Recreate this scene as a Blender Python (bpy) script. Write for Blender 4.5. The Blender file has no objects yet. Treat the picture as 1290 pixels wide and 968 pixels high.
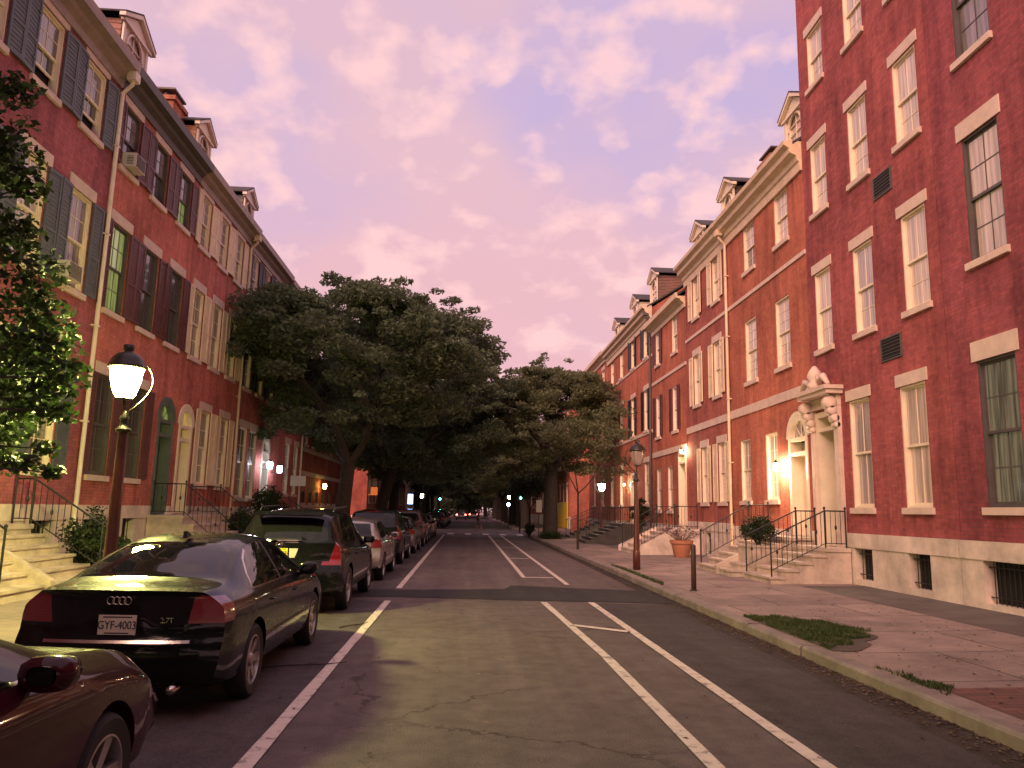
import bpy, bmesh, math, random
import numpy as np
from mathutils import Vector, Matrix
random.seed(7); RNG = np.random.default_rng(7)
S = bpy.context.scene; COL = S.collection
R = math.radians
XR, XL = 9.0, -8.7          # facade planes: right row, left row

# ------------------------------------------------------------------ node helpers
def nmat(name):
    m = bpy.data.materials.new(name); m.use_nodes = True
    nt = m.node_tree; b = nt.nodes['Principled BSDF']
    return m, nt, b
def nd(nt, t, **kw):
    n = nt.nodes.new(t)
    for k, v in kw.items():
        if k in n.inputs: n.inputs[k].default_value = v
        else: setattr(n, k, v)
    return n
def ramp(nt, stops):
    r = nt.nodes.new('ShaderNodeValToRGB'); e = r.color_ramp.elements
    while len(e) < len(stops): e.new(.5)
    for i, (p, c) in enumerate(stops):
        e[i].position = p; e[i].color = (*c, 1) if len(c) == 3 else c
    return r
def noise(nt, scale, detail=4, rough=.6, vec=None):
    n = nd(nt, 'ShaderNodeTexNoise', Scale=scale, Detail=detail, Roughness=rough)
    if vec is None:
        g = nt.nodes.new('ShaderNodeNewGeometry'); vec = g.outputs['Position']
    nt.links.new(vec, n.inputs['Vector'])
    return n
def mixc(nt, fac, a, b, mode='MIX'):
    m = nt.nodes.new('ShaderNodeMix'); m.data_type = 'RGBA'; m.blend_type = mode
    for sock, v in ((m.inputs[0], fac), (m.inputs[6], a), (m.inputs[7], b)):
        if hasattr(v, 'is_output'): nt.links.new(v, sock)
        elif isinstance(v, (int, float)): sock.default_value = v
        else: sock.default_value = (*v, 1)
    return m.outputs[2]
def bump(nt, b, h, strength=.3, dist=.01):
    n = nd(nt, 'ShaderNodeBump', Strength=strength, Distance=dist)
    nt.links.new(h, n.inputs['Height']); nt.links.new(n.outputs[0], b.inputs['Normal'])
MC = {}
def paint(name, col, rough=.55, var=.18, metal=0., scale=3., bumpv=.0, spec=.5, coord='pos'):
    if name in MC: return MC[name]
    m, nt, b = nmat(name)
    if coord == 'obj':
        tc = nt.nodes.new('ShaderNodeTexCoord'); v = tc.outputs['Object']
    else: v = None
    n = noise(nt, scale, 6, .65, v)
    c2 = tuple(c*(1-var) for c in col); c1 = tuple(min(1, c*(1+var)) for c in col)
    r = ramp(nt, [(.3, c2), (.7, c1)])
    nt.links.new(n.outputs[0], r.inputs[0]); nt.links.new(r.outputs[0], b.inputs['Base Color'])
    b.inputs['Roughness'].default_value = rough; b.inputs['Metallic'].default_value = metal
    b.inputs['Specular IOR Level'].default_value = spec
    if bumpv: bump(nt, b, noise(nt, scale*12, 5, .6, v).outputs[0], bumpv, .01)
    MC[name] = m; return m
def emit(name, col, st, base=(.8, .8, .8)):
    if name in MC: return MC[name]
    m, nt, b = nmat(name)
    b.inputs['Base Color'].default_value = (*base, 1)
    b.inputs['Emission Color'].default_value = (*col, 1); b.inputs['Emission Strength'].default_value = st
    MC[name] = m; return m
def facade_vec(nt):
    g = nt.nodes.new('ShaderNodeNewGeometry')
    p = nt.nodes.new('ShaderNodeSeparateXYZ'); n = nt.nodes.new('ShaderNodeSeparateXYZ')
    nt.links.new(g.outputs['Position'], p.inputs[0]); nt.links.new(g.outputs['True Normal'], n.inputs[0])
    a = nd(nt, 'ShaderNodeMath', operation='ABSOLUTE'); nt.links.new(n.outputs[0], a.inputs[0])
    gt = nd(nt, 'ShaderNodeMath', operation='GREATER_THAN'); nt.links.new(a.outputs[0], gt.inputs[0]); gt.inputs[1].default_value = .5
    mx = nt.nodes.new('ShaderNodeMix'); mx.data_type = 'FLOAT'
    nt.links.new(gt.outputs[0], mx.inputs[0]); nt.links.new(p.outputs[0], mx.inputs[2]); nt.links.new(p.outputs[1], mx.inputs[3])
    c = nt.nodes.new('ShaderNodeCombineXYZ')
    nt.links.new(mx.outputs[0], c.inputs[0]); nt.links.new(p.outputs[2], c.inputs[1])
    return c.outputs[0], g.outputs['Position']
def brick(name, c1, c2, mortar, mort_size=.007):
    kb = 1.6 if 'crimson' in name or 'plum' in name or 'weathered' in name else 1.25
    c1, c2, mortar = [(c[0]*.97, c[1]*1.22, c[2]*kb) for c in (c1, c2, mortar)]
    if name in MC: return MC[name]
    m, nt, b = nmat(name)
    v, pos = facade_vec(nt)
    t = nt.nodes.new('ShaderNodeTexBrick')
    t.inputs['Scale'].default_value = 1; t.inputs['Mortar Size'].default_value = mort_size
    t.inputs['Mortar Smooth'].default_value = .3; t.inputs['Bias'].default_value = 0
    t.inputs['Brick Width'].default_value = .21; t.inputs['Row Height'].default_value = .071
    t.inputs['Color1'].default_value = (*c1, 1); t.inputs['Color2'].default_value = (*c2, 1); t.inputs['Mortar'].default_value = (*mortar, 1)
    nt.links.new(v, t.inputs['Vector'])
    n1 = noise(nt, .5, 6, .7, pos); r1 = ramp(nt, [(.3, (.58, .54, .56)), (.50, (.95, .93, .93)), (.68, (1.18, 1.14, 1.12))])
    nt.links.new(n1.outputs[0], r1.inputs[0])
    n2 = noise(nt, 9, 4, .7, pos); r2 = ramp(nt, [(.25, (.75, .75, .75)), (.75, (1.2, 1.2, 1.2))])
    nt.links.new(n2.outputs[0], r2.inputs[0])
    # rain streaks: noise stretched in z
    mp = nd(nt, 'ShaderNodeMapping'); mp.inputs['Scale'].default_value = (1.6, 1.6, .18)
    nt.links.new(pos, mp.inputs[0]); n3 = noise(nt, 1.5, 5, .7, mp.outputs[0]); r3 = ramp(nt, [(.35, (.70, .68, .70)), (.55, (1.02, 1.02, 1.02)), (.72, (1.16, 1.18, 1.2))])
    nt.links.new(n3.outputs[0], r3.inputs[0])
    c = mixc(nt, 1., t.outputs[0], r1.outputs[0], 'MULTIPLY'); c = mixc(nt, 1., c, r2.outputs[0], 'MULTIPLY'); c = mixc(nt, 1., c, r3.outputs[0], 'MULTIPLY')
    nt.links.new(c, b.inputs['Base Color']); b.inputs['Roughness'].default_value = .85
    b.inputs['Specular IOR Level'].default_value = .25
    inv = nd(nt, 'ShaderNodeMath', operation='SUBTRACT'); inv.inputs[0].default_value = 1; nt.links.new(t.outputs['Fac'], inv.inputs[1])
    bump(nt, b, inv.outputs[0], .5, .006)
    MC[name] = m; return m
def pane(name, base, curtain=0., rough=.06, em=None, est=0):
    """old window glass in front of a drawn curtain or a dark room"""
    if name in MC: return MC[name]
    m, nt, b = nmat(name)
    g = nt.nodes.new('ShaderNodeNewGeometry')
    mp = nd(nt, 'ShaderNodeMapping'); mp.inputs['Scale'].default_value = (9, 9, .35); nt.links.new(g.outputs['Position'], mp.inputs[0])
    n = noise(nt, 1.6, 4, .6, mp.outputs[0])
    lo = tuple(c*(1-curtain) for c in base)
    r = ramp(nt, [(.38, lo), (.62, base)]); nt.links.new(n.outputs[0], r.inputs[0])
    nt.links.new(r.outputs[0], b.inputs['Base Color'])
    b.inputs['Roughness'].default_value = .5; b.inputs['Coat Weight'].default_value = 1.; b.inputs['Coat Roughness'].default_value = rough
    b.inputs['Coat IOR'].default_value = 1.9
    n2 = noise(nt, 1.3, 2, .5); 
    bp = nd(nt, 'ShaderNodeBump', Strength=.25, Distance=.02); nt.links.new(n2.outputs[0], bp.inputs['Height']); nt.links.new(bp.outputs[0], b.inputs['Coat Normal'])
    if em:
        r2 = ramp(nt, [(.4, tuple(c*.35 for c in em)), (.6, em)]); nt.links.new(n.outputs[0], r2.inputs[0])
        nt.links.new(r2.outputs[0], b.inputs['Emission Color']); b.inputs['Emission Strength'].default_value = est
    MC[name] = m; return m
def foliage(name, cols, trans=.4):
    if name in MC: return MC[name]
    m, nt, b = nmat(name)
    g = nt.nodes.new('ShaderNodeNewGeometry')
    r = ramp(nt, [(i/(len(cols)-1), c) for i, c in enumerate(cols)])
    n = noise(nt, .9, 3, .6)
    ad = nd(nt, 'ShaderNodeMath', operation='MULTIPLY_ADD'); nt.links.new(g.outputs['Random Per Island'], ad.inputs[0]); ad.inputs[1].default_value = .5
    nt.links.new(n.outputs[0], ad.inputs[2])
    sb = nd(nt, 'ShaderNodeMath', operation='SUBTRACT'); nt.links.new(ad.outputs[0], sb.inputs[0]); sb.inputs[1].default_value = .25
    nt.links.new(sb.outputs[0], r.inputs[0]); nt.links.new(r.outputs[0], b.inputs['Base Color'])
    b.inputs['Roughness'].default_value = .55; b.inputs['Specular IOR Level'].default_value = .3
    tr = nt.nodes.new('ShaderNodeBsdfTranslucent'); nt.links.new(r.outputs[0], tr.inputs[0])
    mx = nt.nodes.new('ShaderNodeMixShader'); mx.inputs[0].default_value = trans
    out = nt.nodes['Material Output']; nt.links.new(b.outputs[0], mx.inputs[1]); nt.links.new(tr.outputs[0], mx.inputs[2]); nt.links.new(mx.outputs[0], out.inputs[0])
    MC[name] = m; return m
def carpaint(name, col, metal=.4, rough=.25):
    if name in MC: return MC[name]
    m, nt, b = nmat(name)
    tc = nt.nodes.new('ShaderNodeTexCoord')
    n = noise(nt, 2.5, 6, .7, tc.outputs['Object'])
    r = ramp(nt, [(.35, tuple(c*.85 for c in col)), (.7, tuple(c*1.12+.002 for c in col))]); nt.links.new(n.outputs[0], r.inputs[0])
    nt.links.new(r.outputs[0], b.inputs['Base Color'])
    rr = ramp(nt, [(.35, (rough*.8,)*3), (.75, (rough*1.7,)*3)]); nt.links.new(n.outputs[0], rr.inputs[0]); nt.links.new(rr.outputs[0], b.inputs['Roughness'])
    b.inputs['Metallic'].default_value = metal; b.inputs['Coat Weight'].default_value = .8; b.inputs['Coat Roughness'].default_value = .05; b.inputs['Coat IOR'].default_value = 1.42
    b.inputs['Specular IOR Level'].default_value = .03 if max(col) < .1 else .4
    MC[name] = m; return m

# ------------------------------------------------------------------ mesh builder
ORG = {}
def P_of(o):
    v = Vector((0, 0, 0))
    while o is not None:
        v += Vector(ORG.get(o.name, (0, 0, 0))); o = o.parent
    return v
class MB:
    def __init__(s): s.v = []; s.f = []; s.mi = []; s.cur = 0
    def add(s, vs, fs):
        o = len(s.v); s.v += [tuple(p) for p in vs]
        s.f += [tuple(i+o for i in f) for f in fs]; s.mi += [s.cur]*len(fs)
    def box(s, x0, x1, y0, y1, z0, z1):
        if x0 > x1: x0, x1 = x1, x0
        if y0 > y1: y0, y1 = y1, y0
        s.add([(x, y, z) for z in (z0, z1) for y in (y0, y1) for x in (x0, x1)],
              [(0, 2, 3, 1), (4, 5, 7, 6), (0, 1, 5, 4), (2, 6, 7, 3), (0, 4, 6, 2), (1, 3, 7, 5)])
    def quad(s, *p): s.add(p, [tuple(range(len(p)))])
    def tube(s, pts, r, n=8, cap=True):
        pts = [Vector(p) for p in pts]; rs = r if isinstance(r, (list, tuple)) else [r]*len(pts)
        vs = []; up = None
        for i, p in enumerate(pts):
            t = (pts[min(i+1, len(pts)-1)]-pts[max(i-1, 0)]).normalized()
            if up is None:
                up = Vector((0, 0, 1)) if abs(t.z) < .9 else Vector((1, 0, 0))
            a = t.cross(up); a = a.normalized() if a.length > 1e-5 else t.orthogonal().normalized()
            b = a.cross(t); up = b
            for k in range(n):
                th = 2*math.pi*k/n; vs.append(p+(a*math.cos(th)+b*math.sin(th))*rs[i])
        fs = [(i*n+k, i*n+(k+1) % n, (i+1)*n+(k+1) % n, (i+1)*n+k) for i in range(len(pts)-1) for k in range(n)]
        if cap: fs += [tuple(range(n-1, -1, -1)), tuple((len(pts)-1)*n+k for k in range(n))]
        s.add(vs, fs)
    def lathe(s, prof, c=(0, 0, 0), n=20, axis='z', cap=True):
        vs = []
        for (r, h) in prof:
            for k in range(n):
                a = 2*math.pi*k/n
                if axis == 'z': vs.append((c[0]+r*math.cos(a), c[1]+r*math.sin(a), c[2]+h))
                else: vs.append((c[0]+h, c[1]+r*math.cos(a), c[2]+r*math.sin(a)))
        m = len(prof)
        fs = [(i*n+k, i*n+(k+1) % n, (i+1)*n+(k+1) % n, (i+1)*n+k) for i in range(m-1) for k in range(n)]
        if cap: fs += [tuple(range(n-1, -1, -1)), tuple((m-1)*n+k for k in range(n))]
        s.add(vs, fs)
    def prism(s, poly, x0, x1, ax='x'):
        """extrude a 2-D polygon: ax x -> (y,z) ; y -> (x,z) ; z -> (x,y)"""
        def m(p, t): return {'x': (t, p[0], p[1]), 'y': (p[0], t, p[1]), 'z': (p[0], p[1], t)}[ax]
        n = len(poly)
        s.add([m(p, x0) for p in poly]+[m(p, x1) for p in poly],
              [tuple(range(n)), tuple(range(2*n-1, n-1, -1))]+[(i, i+n, (i+1) % n+n, (i+1) % n) for i in range(n)])
    def build(s, name, mats, parent=None, smooth=False, recalc=True):
        o0 = P_of(parent)
        me = bpy.data.meshes.new(name)
        me.from_pydata([(a-o0.x, b-o0.y, c-o0.z) for a, b, c in s.v], [], s.f)
        if not isinstance(mats, (list, tuple)): mats = [mats]
        for m in mats: me.materials.append(m)
        me.polygons.foreach_set('material_index', s.mi)
        if recalc:
            bm = bmesh.new(); bm.from_mesh(me); bmesh.ops.recalc_face_normals(bm, faces=bm.faces); bm.to_mesh(me); bm.free()
        if smooth: me.polygons.foreach_set('use_smooth', [True]*len(me.polygons))
        me.update()
        return link(bpy.data.objects.new(name, me), parent)
def link(o, parent=None):
    COL.objects.link(o)
    if parent is not None: o.parent = parent
    return o
def sm(o, ang=40):
    me = o.data; me.polygons.foreach_set('use_smooth', [True]*len(me.polygons))
    bm = bmesh.new(); bm.from_mesh(me)
    for e in bm.edges:
        if len(e.link_faces) == 2 and e.calc_face_angle(0) > R(ang): e.smooth = False
    bm.to_mesh(me); bm.free(); return o
def thing(name, label, cat, loc=(0, 0, 0), group=None, local=False):
    o = bpy.data.objects.new(name, None); COL.objects.link(o); o.location = loc
    o.empty_display_size = .2
    ORG[o.name] = (0, 0, 0) if local else tuple(loc)
    tag(o, label, cat, group); return o
def tag(o, label=None, cat=None, group=None, kind=None):
    if label: o['label'] = label
    if cat: o['category'] = cat
    if group: o['group'] = group
    if kind: o['kind'] = kind
    return o
def copy_tree(o, parent=None):
    c = o.copy(); COL.objects.link(c); c.parent = parent
    ORG[c.name] = ORG.get(o.name, (0, 0, 0)) if parent is None else (0, 0, 0)
    for ch in list(o.children): copy_tree(ch, c)
    return c
def text(s, size, mat, parent, mtx, name='lettering', depth=.002, sx=1.):
    cu = bpy.data.curves.new(name, 'FONT'); cu.body = s; cu.size = size; cu.extrude = depth; cu.align_x = 'CENTER'; cu.align_y = 'CENTER'
    t = bpy.data.objects.new('tmp', cu); COL.objects.link(t)
    dg = bpy.context.evaluated_depsgraph_get(); me = bpy.data.meshes.new_from_object(t.evaluated_get(dg))
    bpy.data.objects.remove(t); me.transform(Matrix.Diagonal((sx, 1, 1, 1))); me.transform(mtx); me.materials.clear(); me.materials.append(mat)
    o = bpy.data.objects.new(name, me); return link(o, parent)

# ------------------------------------------------------------------ materials
ASPH = None
def asphalt(name, lo, hi, rough=.85):
    m, nt, b = nmat(name)
    n = noise(nt, .35, 7, .7); f = noise(nt, 90, 2, .8); g = noise(nt, 3.5, 5, .65)
    r = ramp(nt, [(.3, lo), (.7, hi)]); nt.links.new(n.outputs[0], r.inputs[0])
    r2 = ramp(nt, [(.3, (.45, .45, .45)), (.7, (1.6, 1.6, 1.6))]); nt.links.new(f.outputs[0], r2.inputs[0])
    r3 = ramp(nt, [(.3, (.75, .74, .74)), (.65, (1.12, 1.12, 1.12))]); nt.links.new(g.outputs[0], r3.inputs[0])
    c = mixc(nt, 1, r.outputs[0], r2.outputs[0], 'MULTIPLY'); c = mixc(nt, 1, c, r3.outputs[0], 'MULTIPLY')
    gm = nt.nodes.new('ShaderNodeNewGeometry'); wq = noise(nt, 1.7, 4, .7)
    wv = nd(nt, 'ShaderNodeVectorMath', operation='MULTIPLY_ADD'); nt.links.new(wq.outputs[1], wv.inputs[0]); wv.inputs[1].default_value = (.9, .9, 0); nt.links.new(gm.outputs['Position'], wv.inputs[2])
    vo = nd(nt, 'ShaderNodeTexVoronoi', Scale=.42); vo.feature = 'DISTANCE_TO_EDGE'; nt.links.new(wv.outputs[0], vo.inputs['Vector'])
    rv = ramp(nt, [(.0, (.42, .40, .40)), (.006, (.55, .53, .53)), (.011, (1, 1, 1))]); nt.links.new(vo.outputs[0], rv.inputs[0])
    mk = ramp(nt, [(.47, (0, 0, 0)), (.56, (1, 1, 1))]); nt.links.new(noise(nt, .23, 3, .6).outputs[0], mk.inputs[0])
    c = mixc(nt, mk.outputs[0], c, mixc(nt, 1, c, rv.outputs[0], 'MULTIPLY'))
    mp = nd(nt, 'ShaderNodeMapping'); mp.inputs['Scale'].default_value = (1.5, .06, 1); nt.links.new(gm.outputs['Position'], mp.inputs[0])
    rs = ramp(nt, [(.35, (.84, .83, .83)), (.65, (1.14, 1.13, 1.12))]); nt.links.new(noise(nt, 1.3, 4, .6, mp.outputs[0]).outputs[0], rs.inputs[0])
    c = mixc(nt, 1, c, rs.outputs[0], 'MULTIPLY')
    sp = nd(nt, 'ShaderNodeTexVoronoi', Scale=38.); nt.links.new(gm.outputs['Position'], sp.inputs['Vector'])
    rp = ramp(nt, [(.0, (1.7, 1.65, 1.6)), (.16, (1, 1, 1))]); nt.links.new(sp.outputs['Distance'], rp.inputs[0])
    c = mixc(nt, 1, c, rp.outputs[0], 'MULTIPLY')
    nt.links.new(c, b.inputs['Base Color']); b.inputs['Roughness'].default_value = rough
    b.inputs['Specular IOR Level'].default_value = .3
    bump(nt, b, f.outputs[0], .5, .01); return m
M_ASPH = asphalt('asphalt', (.105, .083, .082), (.155, .125, .122))
M_PATCH = asphalt('asphalt_patch', (.030, .027, .030), (.045, .042, .045))
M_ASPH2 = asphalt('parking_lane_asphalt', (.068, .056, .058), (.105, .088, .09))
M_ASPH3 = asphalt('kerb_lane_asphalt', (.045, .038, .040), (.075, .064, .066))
def slabs():
    m, nt, b = nmat('paving_slabs')
    g = nt.nodes.new('ShaderNodeNewGeometry')
    t = nt.nodes.new('ShaderNodeTexBrick'); t.inputs['Scale'].default_value = 1
    t.inputs['Brick Width'].default_value = 1.9; t.inputs['Row Height'].default_value = 1.55; t.inputs['Mortar Size'].default_value = .014
    t.inputs['Color1'].default_value = (.31, .235, .215, 1); t.inputs['Color2'].default_value = (.235, .175, .165, 1); t.inputs['Mortar'].default_value = (.07, .06, .055, 1)
    nt.links.new(g.outputs['Position'], t.inputs['Vector'])
    n = noise(nt, .8, 7, .7); r = ramp(nt, [(.28, (.42, .40, .40)), (.48, (.86, .85, .85)), (.66, (1.18, 1.15, 1.12))]); nt.links.new(n.outputs[0], r.inputs[0])
    f = noise(nt, 60, 2, .8); r2 = ramp(nt, [(.3, (.8, .8, .8)), (.7, (1.2, 1.2, 1.2))]); nt.links.new(f.outputs[0], r2.inputs[0])
    c = mixc(nt, 1, t.outputs[0], r.outputs[0], 'MULTIPLY'); c = mixc(nt, 1, c, r2.outputs[0], 'MULTIPLY')
    nt.links.new(c, b.inputs['Base Color']); b.inputs['Roughness'].default_value = .85; bump(nt, b, f.outputs[0], .3, .01); return m
M_SLAB = slabs()
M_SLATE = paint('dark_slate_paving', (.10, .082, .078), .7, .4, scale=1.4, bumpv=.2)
M_KERB = paint('granite_kerb', (.22, .175, .165), .85, .35, scale=2.5, bumpv=.4)
M_STONE = paint('marble_stone', (.60, .48, .43), .65, .34, scale=1.6, bumpv=.3)
M_STEP = paint('marble_steps', (.50, .39, .34), .65, .34, scale=2.2, bumpv=.3)
M_DSTEP = paint('dark_stone_steps', (.10, .085, .08), .6, .3, scale=2.5, bumpv=.2)
M_CREAM = paint('cream_paint', (.76, .63, .50), .5, .10, scale=2)
M_CREAMSH = paint('cream_shutter_paint', (.74, .58, .43), .5, .12, scale=2.5)
M_WHITE = paint('white_paint', (.74, .62, .54), .5, .12, scale=2)
M_LINTEL = paint('lintel_stone', (.62, .47, .41), .7, .14, scale=3)
M_BLUEG = paint('blue_grey_shutter_paint', (.085, .095, .115), .5, .2, scale=3)
M_MAROON = paint('maroon_shutter_paint', (.11, .035, .042), .5, .2, scale=3)
M_DARKSH = paint('dark_shutter_paint', (.018, .022, .026), .5, .3, scale=3)
M_DKFRAME = paint('dark_window_frame', (.085, .07, .07), .5, .2)
M_BLACK = paint('black_iron', (.012, .011, .012), .45, .3)
M_VOID = paint('unlit_opening', (.008, .007, .007), .9, .2)
M_ROOF = paint('slate_roof', (.05, .042, .045), .8, .3, scale=4, bumpv=.3)
M_GUT = paint('grey_gutter', (.30, .22, .20), .5, .2)
M_GUTC = paint('cream_cornice', (.66, .50, .36), .5, .14)
M_BRN = paint('brown_bark', (.035, .026, .022), .9, .4, scale=6, bumpv=.8, coord='obj')
B_R1 = brick('brick_crimson', (.38, .072, .062), (.29, .052, .050), (.22, .07, .065), .008)
B_R2 = brick('brick_weathered', (.42, .085, .062), (.32, .062, .052), (.25, .08, .07), .005)
B_R3 = brick('brick_orange_red', (.54, .14, .085), (.47, .115, .075), (.34, .10, .08), .005)
B_R4 = brick('brick_brownish', (.44, .105, .078), (.37, .085, .068), (.33, .12, .10), .005)
B_L1 = brick('brick_plum', (.42, .095, .085), (.34, .075, .07), (.24, .075, .072), .007)
B_L2 = brick('brick_dusky', (.64, .155, .12), (.55, .13, .10), (.33, .11, .10), .006)
B_FAR = brick('brick_bright', (.50, .10, .07), (.42, .085, .065), (.34, .11, .09), .006)
B_CHIM = brick('brick_chimney', (.55, .16, .09), (.45, .12, .07), (.4, .2, .15), .008)
P_CURT = pane('pane_with_curtain', (.66, .51, .45), .42)
P_CURT2 = pane('pane_with_lace', (.50, .40, .40), .5)
P_DARK = pane('pane_dark', (.05, .04, .042), .6)
P_MID = pane('pane_half_dark', (.26, .20, .20), .7)
P_LITG = pane('pane_lit_greenish', (.2, .25, .1), .4, em=(.42, .55, .14), est=.5)
P_LITW = pane('pane_lit_warm', (.3, .25, .1), .4, em=(.75, .52, .12), est=.55)
P_DIM = pane('pane_dim_room', (.15, .14, .11), .8, em=(.36, .33, .20), est=.22)
GLASS = pane('car_glass', (.010, .010, .011), .3, .015); GLASS.node_tree.nodes['Principled BSDF'].inputs['Coat IOR'].default_value = 1.5; GLASS.node_tree.nodes['Principled BSDF'].inputs['Specular IOR Level'].default_value = 0.
for l_ in list(GLASS.node_tree.links):
    if l_.to_socket.name == 'Coat Normal': GLASS.node_tree.links.remove(l_)

# ------------------------------------------------------------------ houses
class Side:
    def __init__(s, sgn): s.sgn = sgn; s.x0 = XR if sgn > 0 else XL
    def x(s, d): return s.x0 - d if s.sgn > 0 else s.x0 + d
RT, LT = Side(1), Side(-1)
def fbox(mb, sd, d0, d1, y0, y1, z0, z1): mb.box(sd.x(d0), sd.x(d1), y0, y1, z0, z1)

def wall_mesh(sd, y0, y1, z0, z1, openings, depth=.2, arches=()):
    mb = MB()
    ys = sorted({y0, y1} | {o[0] for o in openings} | {o[1] for o in openings})
    zs = sorted({z0, z1} | {o[2] for o in openings} | {o[3] for o in openings})
    ys = [y for y in ys if y0 <= y <= y1]; zs = [z for z in zs if z0 <= z <= z1]
    for a, b in zip(ys, ys[1:]):
        run = None
        for c, d in zip(zs, zs[1:]):
            my, mz = (a+b)/2, (c+d)/2
            if any(o[0] < my < o[1] and o[2] < mz < o[3] for o in openings): continue
            X = sd.x(0); mb.quad((X, a, c), (X, b, c), (X, b, d), (X, a, d))
    for (a, b, c, d) in openings:
        X, Xi = sd.x(0), sd.x(-depth)
        mb.quad((X, a, c), (X, a, d), (Xi, a, d), (Xi, a, c)); mb.quad((X, b, c), (X, b, d), (Xi, b, d), (Xi, b, c))
        mb.quad((X, a, d), (X, b, d), (Xi, b, d), (Xi, a, d)); mb.quad((X, a, c), (X, b, c), (Xi, b, c), (Xi, a, c))
    for (a, b, c, d) in arches:     # semicircular head inside opening top: c = springing
        yc, r = (a+b)/2, (b-a)/2
        N = 12; X, Xi = sd.x(-.004), sd.x(-depth)
        for k in range(N):
            t0, t1 = math.pi*k/N, math.pi*(k+1)/N
            p0 = (yc-r*math.cos(t0), c+r*math.sin(t0)); p1 = (yc-r*math.cos(t1), c+r*math.sin(t1))
            mb.quad((X, p0[0], p0[1]), (X, p1[0], p1[1]), (X, p1[0], d), (X, p0[0], d))
            mb.quad((X, *p0), (X, *p1), (Xi, *p1), (Xi, *p0))
    return mb

def shutter(sd, hy, dirn, w, z0, z1, ang):
    """panelled shutter hinged at y=hy opening towards dirn, ang = how far it stands off the wall"""
    mb = MB(); ca, sa = math.cos(ang), math.sin(ang)
    def bx(u0, u1, q0, q1, e0, e1):
        vs = []
        for z in (e0, e1):
            for q in (q0, q1):
                for u in (u0, u1):
                    y = hy+dirn*(u*ca-q*0); dd = .02+q+u*sa
                    vs.append((sd.x(dd), y, z))
        mb.add(vs, [(0, 2, 3, 1), (4, 5, 7, 6), (0, 1, 5, 4), (2, 6, 7, 3), (0, 4, 6, 2), (1, 3, 7, 5)])
    st = .055; h = z1-z0
    bx(0, st, 0, .035, z0, z1); bx(w-st, w, 0, .035, z0, z1)
    bx(st, w-st, 0, .035, z0, z0+.09); bx(st, w-st, 0, .035, z1-.07, z1)
    mid = z0+h*.42
    bx(st, w-st, 0, .035, mid-.035, mid+.035)
    bx(st, w-st, .008, .016, z0+.09, z1-.07)
    for a, b in ((z0+.09, mid-.035), (mid+.035, z1-.07)):
        n = max(4, int((b-a)/.085))
        for k in range(n):
            zc = a+(b-a)*(k+.5)/n; bx(st, w-st, .014, .026, zc-.012, zc+.018)
    # hinge straps
    for zc in (z0+.3, z1-.3): bx(-.01, .12, .034, .042, zc-.012, zc+.012)
    return mb

def window(sd, root, yc, w, z0, z1, frame=M_CREAM, shut=None, glass=P_CURT, lint=M_LINTEL, sillm=None, cols=2, rows=(2, 2), lh=.26, lo=.1, sashopen=0., sw=None, glass2=None, rev=.2, label=None, bars=True):
    a, b = yc-w/2, yc+w/2; mb = MB()
    # lining of the reveal and brick mould
    t = .045
    fbox(mb, sd, -rev, -.02, a+.004, a+t, z0, z1-.004); fbox(mb, sd, -rev, -.02, b-t, b-.004, z0, z1-.004)
    fbox(mb, sd, -rev, -.02, a+t, b-t, z1-t, z1-.004); fbox(mb, sd, -rev, -.035, a+t, b-t, z0+.001, z0+t)
    zm = (z0+z1)/2
    def sash(c0, c1, dd, rr):
        s = .045
        fbox(mb, sd, dd-.03, dd, a+t, a+t+s, c0, c1); fbox(mb, sd, dd-.03, dd, b-t-s, b-t, c0, c1)
        fbox(mb, sd, dd-.03, dd, a+t+s, b-t-s, c0, c0+s*1.2); fbox(mb, sd, dd-.03, dd, a+t+s, b-t-s, c1-s, c1)
        if bars:
            iw = (b-a-2*t-2*s)
            for k in range(1, cols):
                y = a+t+s+iw*k/cols; fbox(mb, sd, dd-.022, dd-.004, y-.009, y+.009, c0+s*1.2, c1-s)
            for k in range(1, rr):
                z = c0+s*1.2+(c1-c0-s*2.2)*k/rr; fbox(mb, sd, dd-.021, dd-.005, a+t+s, b-t-s, z-.009, z+.009)
    sash(zm-.02, z1-t, -.075, rows[0]); sash(z0+t+sashopen, zm+.02+sashopen, -.115, rows[1])
    fr = mb.build('window', frame, root)
    if label: fr['label'] = label
    g = MB(); fbox(g, sd, -.105, -.09, a+t+.01, b-t-.01, zm, z1-t-.01); g.build('pane', glass, fr)
    g = MB(); fbox(g, sd, -.145, -.13, a+t+.01, b-t-.01, z0+t+sashopen+.01, zm+sashopen); g.build('pane', glass2 or glass, fr)
    g = MB(); fbox(g, sd, -rev-.03, -rev+.004, a-.02, b+.02, z0-.02, z1+.02); g.build('blind', M_VOID if sashopen else (P_MID), fr)
    if lint:
        g = MB(); fbox(g, sd, -.1, .025, a-lo, b+lo, z1+.002, z1+lh); g.build('lintel', lint, fr)
    g = MB(); fbox(g, sd, -.19, .07, a-.06, b+.06, z0-.13, z0-.001); g.build('sill', sillm or M_LINTEL, fr)
    if shut:
        swd = sw or w*.47
        for q, (hy, dr) in enumerate(((a-.005, -1), (b+.005, 1))):
            shutter(sd, hy, dr, swd, z0+.01, z1-.01, R(random.uniform(1.5, 6))).build('shutter', shut, fr)
    return fr

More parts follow.
